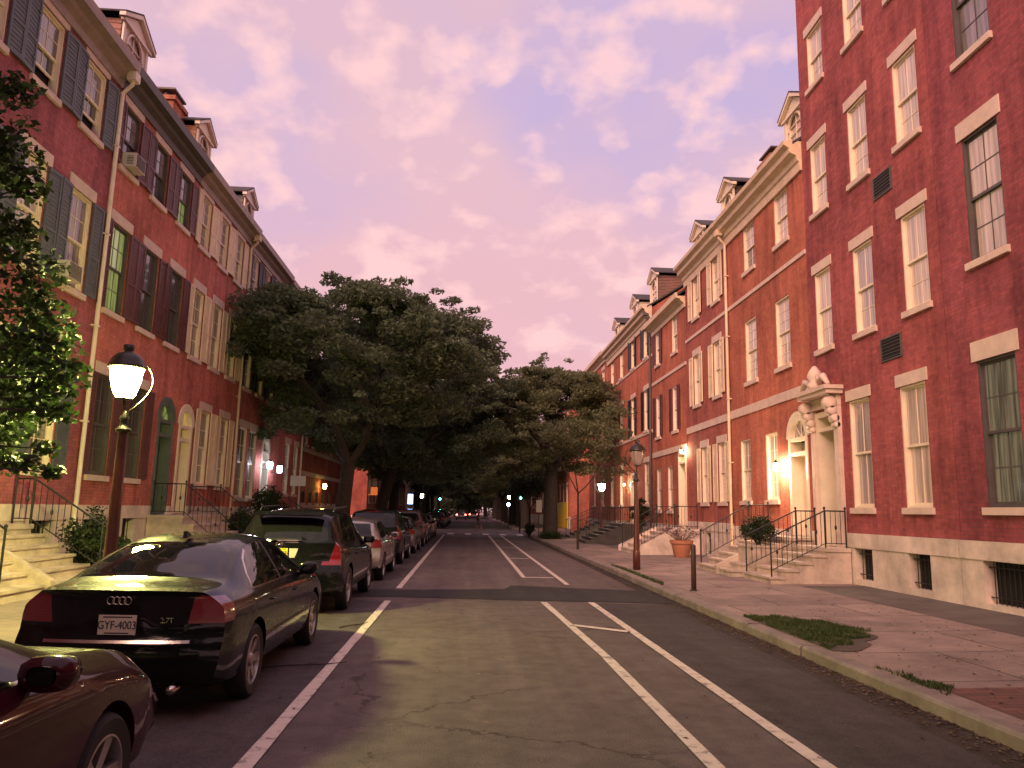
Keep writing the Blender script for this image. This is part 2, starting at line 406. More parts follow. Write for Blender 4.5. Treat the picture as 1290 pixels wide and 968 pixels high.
def panel_door(sd, root, y0, y1, z0, z1, mat, rev=.35, lite=None, knob=True):
    mb = MB(); fbox(mb, sd, -rev-.05, -rev, y0, y1, z0, z1)
    w = y1-y0; h = z1-z0
    for (zz0, zz1) in ((.08, .36), (.42, .66), (.72, .94)):
        for (a, b) in ((.12, .46), (.54, .88)):
            fbox(mb, sd, -rev, -rev+.018, y0+w*a, y0+w*b, z0+h*zz0, z0+h*zz1)
    d = mb.build('door', mat, root)
    k = MB(); c = (sd.x(-rev+.04), y0+w*.1, z0+h*.45); k.lathe([(.0, -.03), (.03, -.02), (.035, 0), (.03, .02), (0, .03)], c, 10); k.build('handle', paint('brass', (.5, .35, .1), .3, .1, 1.), d, True)
    if lite:
        g = MB(); fbox(g, sd, -rev+.02, -rev+.028, y0+w*lite[0], y0+w*lite[1], z0+h*.2, z0+h*.9); g.build('side_light', lite[2], d)
    return d

def gable_roof(sd, y0, y1, ze, deep, rise, mat):
    mb = MB(); over = .25
    xs = [sd.x(over), sd.x(-deep/2), sd.x(-deep)]
    zs = [ze, ze+rise, ze]
    t = .09
    for i in (0, 1):
        p = [(xs[i], y0, zs[i]), (xs[i], y1, zs[i]), (xs[i+1], y1, zs[i+1]), (xs[i+1], y0, zs[i+1])]
        q = [(x, y, z+t) for x, y, z in p]
        mb.add(p+q, [(0, 1, 2, 3), (4, 5, 6, 7), (0, 1, 5, 4), (1, 2, 6, 5), (2, 3, 7, 6), (3, 0, 4, 7)])
    # gable ends in the roof mesh
    return mb

def dormer(sd, root, yc, ze, deep, rise, w=1.35, h=1.55, d=-.7, side=M_CREAM, face=M_CREAM, glass=P_CURT, arched=True):
    slope = rise/(deep/2+.25); zb = ze+slope*(.25-d)          # roof height at dormer face
    zb -= .05; zt = zb+h
    back = d-(h+.1)/slope
    mb = MB()                       # side cheeks
    for y in (yc-w/2, yc+w/2-.08):
        pl = [(sd.x(d), zb), (sd.x(d), zt), (sd.x(back), zt)]
        mb.prism([(p[0], p[1]) for p in pl], y, y+.08, 'y')
    n = 9
    for k in range(n):               # clapboards
        z = zb+h*k/n
        xb = d-(z-zb)/slope
        for y0, y1 in ((yc-w/2-.015, yc-w/2), (yc+w/2, yc+w/2+.015)):
            mb.prism([(sd.x(d-.02), z+h/n), (sd.x(xb-.05), z+h/n), (sd.x(d-.02), z+.02)], y0, y1, 'y')
    fbox(mb, sd, back+.05, d-.07, yc-w/2+.01, yc+w/2-.01, zt-.05, zt-.012)
    dm = mb.build('dormer', side, root)
    f = MB()
    o0, o1 = yc-w*.30, yc+w*.30; s0, s1 = zb+.12, zt-.1
    fbox(f, sd, d-.06, d, yc-w/2, o0, zb, zt); fbox(f, sd, d-.06, d, o1, yc+w/2, zb, zt)
    fbox(f, sd, d-.06, d, o0, o1, zb, s0); fbox(f, sd, d-.06, d, o0, o1, s1, zt)
    fbox(f, sd, d, d+.05, yc-w/2, yc-w/2+.1, zb, zt); fbox(f, sd, d, d+.05, yc+w/2-.1, yc+w/2, zb, zt)
    # pediment
    pt = zt+.45
    f.prism([(yc-w/2-.12, zt), (yc+w/2+.12, zt), (yc, pt)], sd.x(d-.06), sd.x(d+.04), 'x')
    for s in (-1, 1):
        f.prism([(yc+s*(w/2+.22), zt-.03), (yc+s*(w/2+.22), zt+.07), (yc, pt+.15), (yc, pt+.03)], sd.x(d+.0), sd.x(d+.16), 'x')
    fbox(f, sd, d, d+.1, yc-w/2-.1, yc+w/2+.1, zt-.07, zt)
    if arched:
        r = (o1-o0)/2; N = 10
        for k in range(N):
            t0, t1 = math.pi*k/N, math.pi*(k+1)/N
            f.prism([(yc-r*math.cos(t0), s1-r+r*math.sin(t0)), (yc-r*math.cos(t1), s1-r+r*math.sin(t1)), (yc-(r+.06)*math.cos(t1), s1-r+(r+.06)*math.sin(t1)), (yc-(r+.06)*math.cos(t0), s1-r+(r+.06)*math.sin(t0))], sd.x(d), sd.x(d+.045), 'x')
            f.quad((sd.x(d-.02), yc-r*math.cos(t0), s1-r+r*math.sin(t0)), (sd.x(d-.02), yc-r*math.cos(t1), s1-r+r*math.sin(t1)), (sd.x(d-.02), yc-r*math.cos(t1), s1), (sd.x(d-.02), yc-r*math.cos(t0), s1))
    zm = (s0+s1)/2
    for z in (s0, zm, (s0+zm)/2, (s1+zm)/2): fbox(f, sd, d-.05, d-.02, o0, o1, z, z+.03)
    fbox(f, sd, d-.05, d-.021, yc-.015, yc+.015, s0, s1)
    f.build('dormer_front', face, dm)
    g = MB(); fbox(g, sd, d-.075, d-.065, o0-.02, o1+.02, s0, s1); g.build('pane', glass, dm)
    r = MB()
    for s in (-1, 1):
        p = [(sd.x(d+.17), yc, pt+.15), (sd.x(d+.17), yc+s*(w/2+.22), zt+.07), (sd.x(back-.9), yc+s*(w/2+.22), zt+.07), (sd.x(back-.9), yc, pt+.15)]
        q = [(x, y, z+.05) for x, y, z in p]
        r.add(p+q, [(0, 1, 2, 3), (4, 5, 6, 7), (0, 1, 5, 4), (1, 2, 6, 5), (2, 3, 7, 6), (3, 0, 4, 7)])
    r.build('dormer_roof', M_ROOF, dm)
    return dm

def downspout(sd, root, y, z0, z1, mat, d=.09):
    mb = MB(); x = sd.x(d)
    mb.tube([(sd.x(.32), y, z1+.28), (sd.x(.30), y, z1+.12), (x, y, z1-.12), (x, y, z0+.2), (sd.x(d+.05), y, z0+.05), (sd.x(d+.18), y, z0)], .05, 10)
    mb.box(sd.x(.42), sd.x(.2), y-.12, y+.12, z1+.2, z1+.42)
    z = z0+1
    while z < z1: mb.box(sd.x(0), sd.x(d+.055), y-.07, y+.07, z, z+.04); z += 2.2
    return mb.build('downspout', mat, root)

def cornice(sd, root, y0, y1, z, mat, kind='gutter'):
    mb = MB()
    if kind == 'gutter':
        prof = [(0, z-.55), (.06, z-.55), (.08, z-.38), (.2, z-.28), (.24, z-.2), (.42, z-.16), (.44, z+.06), (.36, z+.06), (.34, z-.08), (0, z-.08)]
    else:
        prof = [(0, z-.75), (.07, z-.75), (.08, z-.5), (.13, z-.46), (.16, z-.32), (.34, z-.24), (.36, z-.1), (.5, z-.02), (.52, z+.1), (0, z+.1)]
    mb.prism([(sd.x(a), b) for a, b in prof], y0+.003, y1-.003, 'y')
    return mb.build('cornice', mat, root)

def bay_house(sd, name, label, y0, y1, eave, wallm, wins, group='brick row houses', base=1.66, cor=M_GUT, ckind='gutter', corniceon=True,
              ds=None, dsm=M_GUTC, belts=(), basew=(), doors=(), dormers=(), chim=None, deep=10, rise=3.4, z0=.0, extra_open=(), flat=False, basem=M_STONE):
    root = thing(name, label, 'house', (sd.x(0), (y0+y1)/2, 0), group)
    op = [(w['y']-w['w']/2, w['y']+w['w']/2, w['z'][0], w['z'][1]) for w in wins]
    arches = []
    for d in doors:
        op.append((d['y'][0], d['y'][1], d['z'][0], d['z'][2] if d.get('arch') else d['z'][1]))
        if d.get('arch'):
            yc = sum(d['y'])/2; r = (d['y'][1]-d['y'][0])/2; arches.append((d['y'][0], d['y'][1], d['z'][1], d['z'][2]))
    op += list(extra_open)
    mb = wall_mesh(sd, y0, y1, base, eave, op, .2, arches)
    # sides, back, inner light-block
    X0, X1 = sd.x(-.01), sd.x(-deep)
    for y in (y0+.002, y1-.002):
        if flat: mb.quad((sd.x(0), y, z0), (X1, y, z0), (X1, y, eave+.3), (sd.x(0), y, eave+.3))
        else: mb.quad((sd.x(0), y, z0), (X1, y, z0), (X1, y, eave), (sd.x(-deep/2), y, eave+rise), (sd.x(0), y, eave))
    mb.quad((X1, y0, z0), (X1, y1, z0), (X1, y1, eave), (X1, y0, eave))
    mb.build('wall', wallm, root, recalc=False)
    # plinth with basement openings
    if base > .4:
        bop = [(b[0], b[1], b[2], b[3]) for b in basew]
        for d in doors:
            if d['z'][0] < base: bop.append((d['y'][0], d['y'][1], d['z'][0], base-.001))
        pb = MB(); ys = sorted({y0, y1} | {o[0] for o in bop} | {o[1] for o in bop}); zs = sorted({z0, base-.32} | {o[2] for o in bop} | {o[3] for o in bop}); zs = [z for z in zs if z <= base-.32]
        for a, b in zip(ys, ys[1:]):
            for c, d in zip(zs, zs[1:]):
                if any(o[0] < (a+b)/2 < o[1] and o[2] < (c+d)/2 < o[3] for o in bop): continue
                fbox(pb, sd, -.2, .03, a, b, c, d)
        segs = [(y0, y1)]
        for d in doors:
            if d['z'][0] < base:
                segs = [s for (p, q) in segs for s in (((p, d['y'][0]), (d['y'][1], q)) if p < d['y'][0] < q else ((p, q),))]
        for (p, q) in segs: fbox(pb, sd, -.2, .055, p, q, base-.32, base)
        pb.build('plinth', basem, root)
        for b in basew:
            v = MB(); fbox(v, sd, -.3, -.21, b[0]-.05, b[1]+.05, b[2], b[3]); bw = v.build('basement_window', M_VOID, root)
            g = MB(); n = int((b[1]-b[0])/.12)
            for k in range(1, n): 
                y = b[0]+(b[1]-b[0])*k/n; g.tube([(sd.x(-.08), y, b[2]), (sd.x(-.08), y, b[3])], .009, 6)
            fbox(g, sd, -.09, -.07, b[0], b[1], b[2]+.1, b[2]+.12); fbox(g, sd, -.09, -.07, b[0], b[1], b[3]-.12, b[3]-.1)
            g.build('grille', M_BLACK, bw)
    for w in wins:
        kw = {k: v for k, v in w.items() if k not in ('y', 'w', 'z')}
        window(sd, root, w['y'], w['w'], w['z'][0], w['z'][1], **kw)
    for (zb, hb, m) in belts:
        b = MB(); fbox(b, sd, -.02, .04, y0+.003, y1-.003, zb, zb+hb); b.build('belt_course', m, root)
    if corniceon: cornice(sd, root, y0, y1, eave, cor, ckind)
    if ds is not None: downspout(sd, root, ds, .3, eave-.6, dsm)
    if flat:
        r = MB(); fbox(r, sd, -deep, -.2, y0+.02, y1-.02, eave+.0, eave+.12); r.build('roof', M_ROOF, root)
    else:
        gable_roof(sd, y0, y1, eave, deep, rise, M_ROOF).build('roof', M_ROOF, root)
    for d in doors:
        a, b = d['y']; zb, zs = d['z'][0], d['z'][1]
        dm = d.get('mat', M_DKFRAME); rv = d.get('rev', .45)
        # lining
        l = MB(); fm = d.get('frame', M_CREAM)
        fbox(l, sd, -rv, .03, a+.002, a+.12, zb, zs); fbox(l, sd, -rv, .03, b-.12, b-.002, zb, zs)
        if not d.get('arch'): fbox(l, sd, -rv, .03, a+.12, b-.12, zs-.14, zs-.002)
        fbox(l, sd, -rv-.02, .01, a+.12, b-.12, zs-.5, zs-.4)
        fbox(l, sd, -rv-.08, -.001, a, b, zb-.06, zb)
        if d.get('arch'):
            yc, r = (a+b)/2, (b-a)/2; N = 14
            for k in range(N):
                t0, t1 = math.pi*k/N, math.pi*(k+1)/N
                for (ra, rb, e0, e1) in ((r-.11, r-.003, -rv, .03), (r+.003, r+.11, -.03, .035)):
                    l.prism([(yc-ra*math.cos(t0), zs+ra*math.sin(t0)), (yc-ra*math.cos(t1), zs+ra*math.sin(t1)), (yc-rb*math.cos(t1), zs+rb*math.sin(t1)), (yc-rb*math.cos(t0), zs+rb*math.sin(t0))], sd.x(e0), sd.x(e1), 'x')
            for ang in (45, 90, 135): 
                t = R(ang); l.tube([(sd.x(-.1), yc, zs), (sd.x(-.1), yc-(r-.1)*math.cos(t), zs+(r-.1)*math.sin(t))], .012, 6)
            fbox(l, sd, -.16, .01, a+.12, b-.12, zs-.1, zs)
            fan = MB(); pts = [(yc-(r-.05)*math.cos(math.pi*k/N), zs+(r-.05)*math.sin(math.pi*k/N)) for k in range(N+1)]
            fan.prism(pts, sd.x(-.15), sd.x(-.13), 'x')
        so = l.build('door_surround', fm, root)
        if d.get('arch'): fan.build('fanlight', d.get('fan', P_MID), so)
        tr = MB(); fbox(tr, sd, -rv-.02, -rv, a+.12, b-.12, zs-.4, zs-.12); tr.build('transom_pane', d.get('fan', P_MID), so)
        panel_door(sd, root, a+.12, b-.12, zb, zs-.5, dm, rv, d.get('lite'))
        bk = MB(); fbox(bk, sd, -rv-.1, -rv-.06, a-.02, b+.02, zb, (d['z'][2] if d.get('arch') else zs)); bk.build('hall_screen', M_VOID, so)
    for dk in dormers:
        dormer(sd, root, dk['y'], eave, deep, rise, **{k: v for k, v in dk.items() if k != 'y'})
    if chim:
        for (cy, cd, zt, cw) in chim:
            c = MB(); zb = eave+.5
            fbox(c, sd, cd-.35, cd+.35, cy-cw/2, cy+cw/2, zb, zt); fbox(c, sd, cd-.42, cd+.42, cy-cw/2-.07, cy+cw/2+.07, zt-.16, zt-.02)
            co = c.build('chimney', B_CHIM, root)
            c = MB(); fbox(c, sd, cd-.35, cd+.35, cy-cw/2, cy+cw/2, zt+.22, zt+.28)
            for yy in (cy-cw/4, cy+cw/4): c.lathe([(.11, 0), (.11, .22), (.13, .22)], (sd.x(cd), yy, zt), 10)
            c.build('chimney_cap', M_DKFRAME, co)
    return root
def W(y, w, z0, z1, **k): return dict(y=y, w=w, z=(z0, z1), **k)
def pick(): return random.choice([P_CURT, P_CURT2, P_MID, P_CURT])

# ----- left row
wl = []
for y in (8.7, 10.9, 12.78, 14.62, 16.48):
    wl.append(W(y, .95, 9.9, 11.5, shut=M_BLUEG, frame=M_CREAM, glass=P_MID, glass2=P_DARK, sashopen=.35 if y > 14 else 0, sw=.44))
    wl.append(W(y, .95, 6.28, 8.45, shut=M_BLUEG, glass=P_CURT2 if y < 15 else P_MID, sw=.44))
for y in (10.6, 13.9, 16.0): wl.append(W(y, 1.0, 2.35, 4.75, shut=M_BLUEG, glass=P_MID, sw=.46))
L1 = bay_house(LT, 'brick_row_house', 'nearest brick row house with blue grey shutters and white downspout', 7.4, 17.62, 12.2, B_L1, wl, ds=17.55, dsm=M_WHITE, cor=M_GUT,
    basew=[(16.0, 16.8, .65, 1.35)], doors=[dict(y=(11.9, 13.1), z=(1.35, 3.9, 4.6), arch=True, mat=M_DKFRAME)], chim=None)
wl = []
for i, y in enumerate((18.42, 20.28, 22.1)):
    wl.append(W(y, .93, 9.85, 11.45, shut=M_MAROON, frame=M_DKFRAME, glass=P_MID, glass2=P_LITG if i == 2 else P_DARK, sw=.44, cols=3))
    wl.append(W(y, .98, 6.25, 8.42, shut=M_MAROON, frame=M_DKFRAME, glass=P_LITG if i == 0 else P_DARK, sw=.44, cols=3))
for y in (18.5, 20.3): wl.append(W(y, .98, 2.35, 4.72, frame=M_DKFRAME, shut=M_MAROON, glass=P_DARK, sw=.42))
L2 = bay_house(LT, 'brick_row_house', 'brick row house with maroon shutters behind the lit street lamp', 17.64, 23.08, 12.2, B_L2, wl, corniceon=True, cor=M_DKFRAME,
    basew=[(18.1, 18.95, .65, 1.43), (20.1, 20.8, .65, 1.4)], doors=[dict(y=(21.75, 22.85), z=(1.5, 4.1, 4.75), arch=True, mat=M_DKFRAME, frame=paint('teal_grey_paint', (.10, .12, .11), .5), fan=P_LITG, lite=(.06, .16, P_LITG))],
    dormers=[dict(y=19.5, w=1.5, h=1.5, side=paint('dormer_siding_brown', (.36, .17, .14), .7), face=M_WHITE)])
wl = []
for i, y in enumerate((23.98, 25.82, 27.62)):
    wl.append(W(y, .93, 9.8, 11.5, shut=M_CREAMSH, frame=M_CREAM, glass=P_LITW if i == 3 else P_MID, sw=.44))
    wl.append(W(y, .96, 6.25, 8.42, shut=M_CREAMSH, frame=M_CREAM, glass=P_MID, sw=.44))
for y in (25.5, 27.5): wl.append(W(y, .98, 2.35, 4.75, shut=M_CREAMSH, glass=P_MID, sw=.44))
L3 = bay_house(LT, 'brick_row_house', 'brick row house with cream shutters on three floors beyond the lit lamp', 23.1, 28.82, 12.2, B_L2, wl, ds=28.72, dsm=M_GUTC,
    basew=[(25.2, 25.9, .65, 1.35)], doors=[dict(y=(23.3, 24.4), z=(1.5, 4.1, 4.75), arch=True, mat=M_CREAM, fan=P_LITW)],
    dormers=[dict(y=25.0, h=1.45, side=paint('dormer_siding_warm_lit', (.74, .42, .24), .6), face=M_CREAM)], chim=[(23.9, -1.5, 14.75, 1.0)])  # dormer cheeks: the orange of the warm dusk light is painted into the siding
wl = []
for y in (29.75, 31.6, 33.4):
    wl.append(W(y, .93, 9.75, 11.45, shut=M_DARKSH, frame=M_WHITE, glass=P_MID, sw=.44)); wl.append(W(y, .95, 6.2, 8.4, shut=M_DARKSH, frame=M_WHITE, glass=P_DARK, sw=.44))
for y in (29.9, 31.3): wl.append(W(y, 1.05, 2.0, 4.7, frame=M_WHITE, glass=P_DARK))
L4 = bay_house(LT, 'brick_row_house', 'brick row house with near black shutters left of the big tree', 28.84, 34.5, 12.1, B_L2, wl,
    doors=[dict(y=(32.7, 33.9), z=(1.2, 4.0, 4.7), arch=True, mat=M_DKFRAME, frame=M_WHITE, fan=P_MID)], dormers=[dict(y=30.5, h=1.45, side=M_DKFRAME, face=M_WHITE)])
wl = []
for y in (35.5, 37.3, 39.1):
    wl.append(W(y, .93, 9.75, 11.45, shut=M_CREAMSH, glass=P_LITW if y < 36 else P_MID, sw=.44)); wl.append(W(y, .95, 6.2, 8.4, shut=M_DARKSH, frame=M_WHITE, glass=P_MID, sw=.44))
    if y > 36: wl.append(W(y, .95, 2.3, 4.7, frame=M_WHITE, glass=P_DIM))
L5 = bay_house(LT, 'brick_row_house', 'brick row house half hidden by the big dark tree', 34.52, 40.1, 12.0, B_L2, wl, ds=40.0, dsm=M_WHITE)
wl = []
for y in np.arange(41.4, 55.5, 1.9):
    wl.append(W(float(y), .8, 1.9, 2.55, frame=M_DKFRAME, glass=P_DARK, lint=None)); wl.append(W(float(y), .9, 5.0, 6.3, frame=M_WHITE, glass=P_MID))
L6 = bay_house(LT, 'brick_building', 'low red brick building with pale bands and a yellow wall lamp beyond the trees', 40.12, 56.0, 7.6, B_FAR, wl, group=None, flat=True,
    belts=[(3.35, .22, M_LINTEL), (4.6, .22, M_LINTEL), (1.68, .12, M_LINTEL)])

# ----- right row
AW = dict(frame=M_CREAM, glass=P_CURT)
wr = [W(12.37, .98, 1.98, 4.55, frame=M_DKFRAME, glass=P_DIM, glass2=P_DIM, cols=2, lh=.36), W(12.32, .98, 6.36, 8.74, frame=M_DKFRAME, glass=P_CURT, lh=.34), W(12.3, .98, 10.3, 12.6, frame=M_DKFRAME, glass=P_MID, lh=.34),
      W(12.3, .98, 13.9, 15.9, frame=M_DKFRAME, glass=P_MID, lh=.34)]
R1 = bay_house(RT, 'brick_building', 'nearest tall brick building with large dark framed windows over a marble base', 6.0, 13.64, 17.6, B_R1, wr, group=None, base=1.4, basew=[(10.6, 13.05, .35, 1.07)], flat=True, cor=M_GUTC, ckind='box')
wr = []
for (cy, zs) in ((18.48, ((6.02, 8.08), (9.7, 11.62), (13.28, 14.9), (16.3, 17.6))), (16.45, ((6.0, 8.06), (9.68, 11.6), (13.24, 14.9), (16.3, 17.6))), (14.45, ((6.0, 8.06), (9.66, 11.56), (13.2, 14.9), (16.3, 17.6)))):
    for i, z in enumerate(zs):
        dy = {16.45: (.08, 0, -.06, -.06), 14.45: (.03, 0, 0, 0), 18.48: (.06, 0, -.08, -.08)}[cy][i]
        wr.append(W(cy+dy, .88, z[0], z[1], lh=.25, rows=(1, 2), glass=random.choice([P_CURT, P_CURT, P_CURT2]), **{k: v for k, v in AW.items() if k != 'glass'}))
wr += [W(17.03, .92, 1.98, 4.48, frame=M_CREAM, glass=P_CURT2, rows=(1, 1)), W(14.88, .92, 1.98, 4.48, frame=M_CREAM, glass=P_CURT, rows=(1, 1))]
R2 = bay_house(RT, 'brick_building', 'tall brick building with carved stone doorway and two black wall vents', 13.66, 19.38, 18.6, B_R2, wr, group=None, base=1.4,
    basew=[(16.72, 17.48, .38, 1.06), (14.58, 15.32, .39, 1.07)], flat=True, cor=M_GUTC, ckind='box',
    doors=[dict(y=(18.1, 19.2), z=(1.05, 4.4), mat=paint('dark_red_door', (.05, .012, .012), .4), frame=M_CREAM, rev=.4)])
for (a, b, c, d) in ((15.15, 15.82, 8.86, 9.32), (15.15, 15.88, 5.15, 5.6)):
    g = MB(); fbox(g, RT, -.03, .012, a, b, c, d); v = g.build('wall_vent', M_VOID, R2)
    g = MB()
    fbox(g, RT, .0, .03, a-.04, b+.04, d, d+.03); fbox(g, RT, 0, .03, a-.04, b+.04, c-.03, c); fbox(g, RT, 0, .03, a-.04, a, c, d); fbox(g, RT, 0, .03, b, b+.04, c, d)
    for k in range(6):
        z = c+(d-c)*(k+.5)/6; fbox(g, RT, .012, .022, a, b, z-.006, z+.006)
    g.build('grille', M_DKFRAME, v)
# carved door hood with scroll brackets
g = MB()
fbox(g, RT, 0, .10, 17.86, 18.09, 1.05, 4.45); fbox(g, RT, 0, .10, 19.21, 19.36, 1.05, 4.45)
fbox(g, RT, 0, .14, 17.84, 18.11, 1.05, 1.4)
fbox(g, RT, 0, .12, 17.86, 19.36, 4.46, 4.72); fbox(g, RT, 0, .42, 17.75, 19.37, 4.73, 4.83); fbox(g, RT, 0, .48, 17.7, 19.37, 4.835, 4.93)
hood = g.build('door_hood', M_LINTEL, R2)
for y in (17.97, 19.28):
    g = MB()
    for k, (zz, rr, dd) in enumerate(((4.52, .17, .24), (4.33, .13, .2), (4.14, .11, .14), (3.98, .08, .1))):
        g.lathe([(0, -.11), (rr*.8, -.11), (rr, -.08), (rr, .08), (rr*.8, .11), (0, .11)], (0, 0, 0), 14, 'x')
        n = 14*6; vs = g.v[-n:]; g.v[-n:] = [(RT.x(dd)+v[1], y+v[0], zz+v[2]) for v in vs]
    g.build('scroll_bracket', M_LINTEL, hood, True)
g = MB(); g.lathe([(0, -.02), (.16, 0), (.2, .12), (.13, .22), (.2, .32), (.15, .46), (.05, .6), (0, .62)], (RT.x(.28), 18.6, 4.93), 14)
for s in (-1, 1): g.tube([(RT.x(.3), 18.6+s*.75, 4.96), (RT.x(.3), 18.6+s*.5, 5.2), (RT.x(.3), 18.6+s*.28, 5.12), (RT.x(.3), 18.6+s*.12, 5.3)], [.05, .09, .08, .04], 8)
g.build('carved_crest', M_LINTEL, hood, True)

wr = [W(23.55, .98, 9.72, 11.25, lint=None, **AW, glass2=P_DARK), W(20.95, .98, 9.72, 11.25, lint=None, **AW, cols=3, rows=(2, 2)),
      W(23.6, 1.0, 6.03, 8.05, lint=None, **AW, rows=(3, 3)), W(21.1, 1.0, 6.03, 8.05, lint=None, **AW, rows=(3, 3)),
      W(24.35, .9, 2.22, 4.2, lint=None, **AW), W(22.2, .9, 2.22, 4.2, lint=None, **AW)]
R3 = bay_house(RT, 'brick_row_house', 'orange red row house with an arched cream doorway and tall white windows', 19.4, 25.62, 12.0, B_R3, wr, base=1.4, cor=M_GUTC, ckind='box', ds=25.6, dsm=M_GUTC,
    belts=[(5.0, .27, M_LINTEL), (8.83, .12, M_LINTEL)], doors=[dict(y=(19.75, 20.95), z=(1.25, 3.9, 4.52), arch=True, mat=M_CREAM, fan=P_CURT2, rev=.3)],
    dormers=[dict(y=20.7, h=1.35, d=-.45)], chim=[(25.0, -1.6, 14.3, 1.1)])
wr = []
for y in (26.95, 29.45):
    wr.append(W(y, .85, 9.6, 11.25, shut=M_CREAMSH, sw=.42, **AW)); wr.append(W(y, .85, 6.05, 8.05, shut=M_CREAMSH, sw=.42, **AW)); wr.append(W(y-.3 if y < 28 else y-.8, .85, 2.2, 4.3, shut=M_CREAMSH, sw=.4, **AW))
R4 = bay_house(RT, 'brick_row_house', 'row house with wide cream shutters beside the tall cream downspout', 25.64, 30.9, 12.0, B_R4, wr, base=1.48, cor=M_GUTC, ckind='box', belts=[(5.0, .25, M_LINTEL), (8.83, .12, M_LINTEL)], basew=[(28.0, 28.6, .3, 1.1)],
    dormers=[dict(y=26.6, h=1.3, d=-.45, side=paint('dormer_siding_dark', (.08, .05, .05), .7)), dict(y=30.1, h=1.0, d=-.4)])
wr = []
for y in (32.7, 35.7):
    wr.append(W(y, .9, 8.85, 10.45, lint=None, frame=M_WHITE, shut=M_MAROON if y > 34 else None, sw=.4, glass=P_CURT2, glass2=P_DARK)); wr.append(W(y, .9, 5.35, 7.3, lint=None, frame=M_WHITE, shut=M_MAROON, sw=.4, glass=P_CURT2))
wr += [W(33.7, .8, 1.9, 3.85, lint=None, frame=M_WHITE, glass=P_DARK, rows=(1, 1)), W(35.7, .8, 1.9, 3.85, lint=None, frame=M_WHITE, glass=P_DARK, rows=(1, 1))]
R5 = bay_house(RT, 'brick_row_house', 'slightly lower row house with a lit recessed doorway and flower pot below', 30.92, 36.8, 11.0, B_R3, wr, base=1.3, cor=M_GUTC, belts=[(4.4, .25, M_LINTEL), (7.95, .14, M_LINTEL)],
    doors=[dict(y=(31.1, 32.3), z=(1.2, 4.35), mat=M_CREAM, rev=.9)])
wr = []
for y in (38.2, 41.3, 44.5, 47.4):
    s = M_DARKSH if y < 43 else None
    wr.append(W(y, .95, 9.72, 11.35, lint=None, frame=M_CREAM, shut=s, sw=.45, glass=P_CURT)); wr.append(W(y, .95, 5.92, 8.0, frame=M_CREAM, shut=s, sw=.45, glass=P_CURT2)); 
    if y != 41.3: wr.append(W(y, .95, 2.2, 4.3, frame=M_CREAM, glass=P_MID))
R6 = bay_house(RT, 'brick_row_house', 'long row house with black shutters and white belt courses behind the unlit lamp', 36.82, 49.0, 12.0, B_R3, wr, base=1.3, cor=M_GUTC, ckind='box', ds=36.95, dsm=M_DKFRAME, belts=[(9.5, .12, M_LINTEL), (5.68, .16, M_LINTEL)],
    doors=[dict(y=(40.8, 41.9), z=(1.2, 3.9), mat=M_CREAM, rev=.4)], dormers=[dict(y=37.9, w=1.5, h=1.45, d=-.4, side=paint('dormer_shingle', (.20, .10, .08), .8), face=M_WHITE), dict(y=42.4, h=1.3, d=-.4, face=M_WHITE), dict(y=47.9, h=1.3, d=-.4, face=M_WHITE)])
wr = []
for y in (50.7, 54.0):
    wr.append(W(y, 1.0, 9.6, 11.3, frame=M_CREAM)); wr.append(W(y, 1.0, 5.9, 8.0, frame=M_CREAM)); wr.append(W(y, 1.0, 2.2, 4.3, frame=M_CREAM, glass=P_MID))
R7 = bay_house(RT, 'brick_row_house', 'corner row house at the far end of the right row', 49.02, 56.5, 12.3, B_R3, wr, base=1.3, cor=M_GUTC)
# ----- blocks beyond the cross street
def far_block(sd, y0, y1, eave, m, label, fl=3, yellow=False):
    ws = []
    for y in np.arange(y0+1.6, y1-1, 2.6):
        for z in [2.2, 5.7, 9.0][:fl]: ws.append(W(float(y), 1.0, z, z+1.9, frame=M_CREAM, glass=random.choice([P_DARK, P_MID, P_CURT2, P_DIM])))
    return bay_house(sd, 'brick_row_house', label, y0, y1, eave, m, ws, base=1.3)
def back_block(sd, y0, y1, m, label):
    ws = [W(float(y), 1.0, z, z+1.9, frame=M_CREAM, glass=P_MID) for y in np.arange(y0+1.6, y1-1, 2.6) for z in (2.2, 5.9, 9.3)]
    return bay_house(sd, 'brick_row_house', label, y0, y1, 12.2, m, ws, base=1.4)
back_block(LT, -14, 7.38, B_L1, 'brick row house behind the camera on the left side'); back_block(RT, -14, 5.98, B_R1, 'brick row house behind the camera on the right side')
F1 = far_block(LT, 67.5, 80, 11.5, B_FAR, 'red brick house with a blank side wall facing the junction, left')
F2 = far_block(LT, 80.02, 96, 12, B_L2, 'brick house second beyond the junction on the left')
F3 = far_block(LT, 96.02, 118, 11, B_FAR, 'brick house farthest along the left side')
F4 = far_block(RT, 67.5, 82, 11.5, B_R3, 'brick house with a yellow ground floor panel beyond the junction')
F5 = far_block(RT, 82.02, 98, 12, B_R4, 'brick house second beyond the junction on the right')
F6 = far_block(RT, 98.02, 118, 11, B_R3, 'brick house farthest along the right side')
g = MB(); fbox(g, RT, .02, .1, 68.2, 77.5, .3, 2.6); y_ = g.build('painted_panel', paint('yellow_panel', (.80, .52, .03), .5, .1), F4)

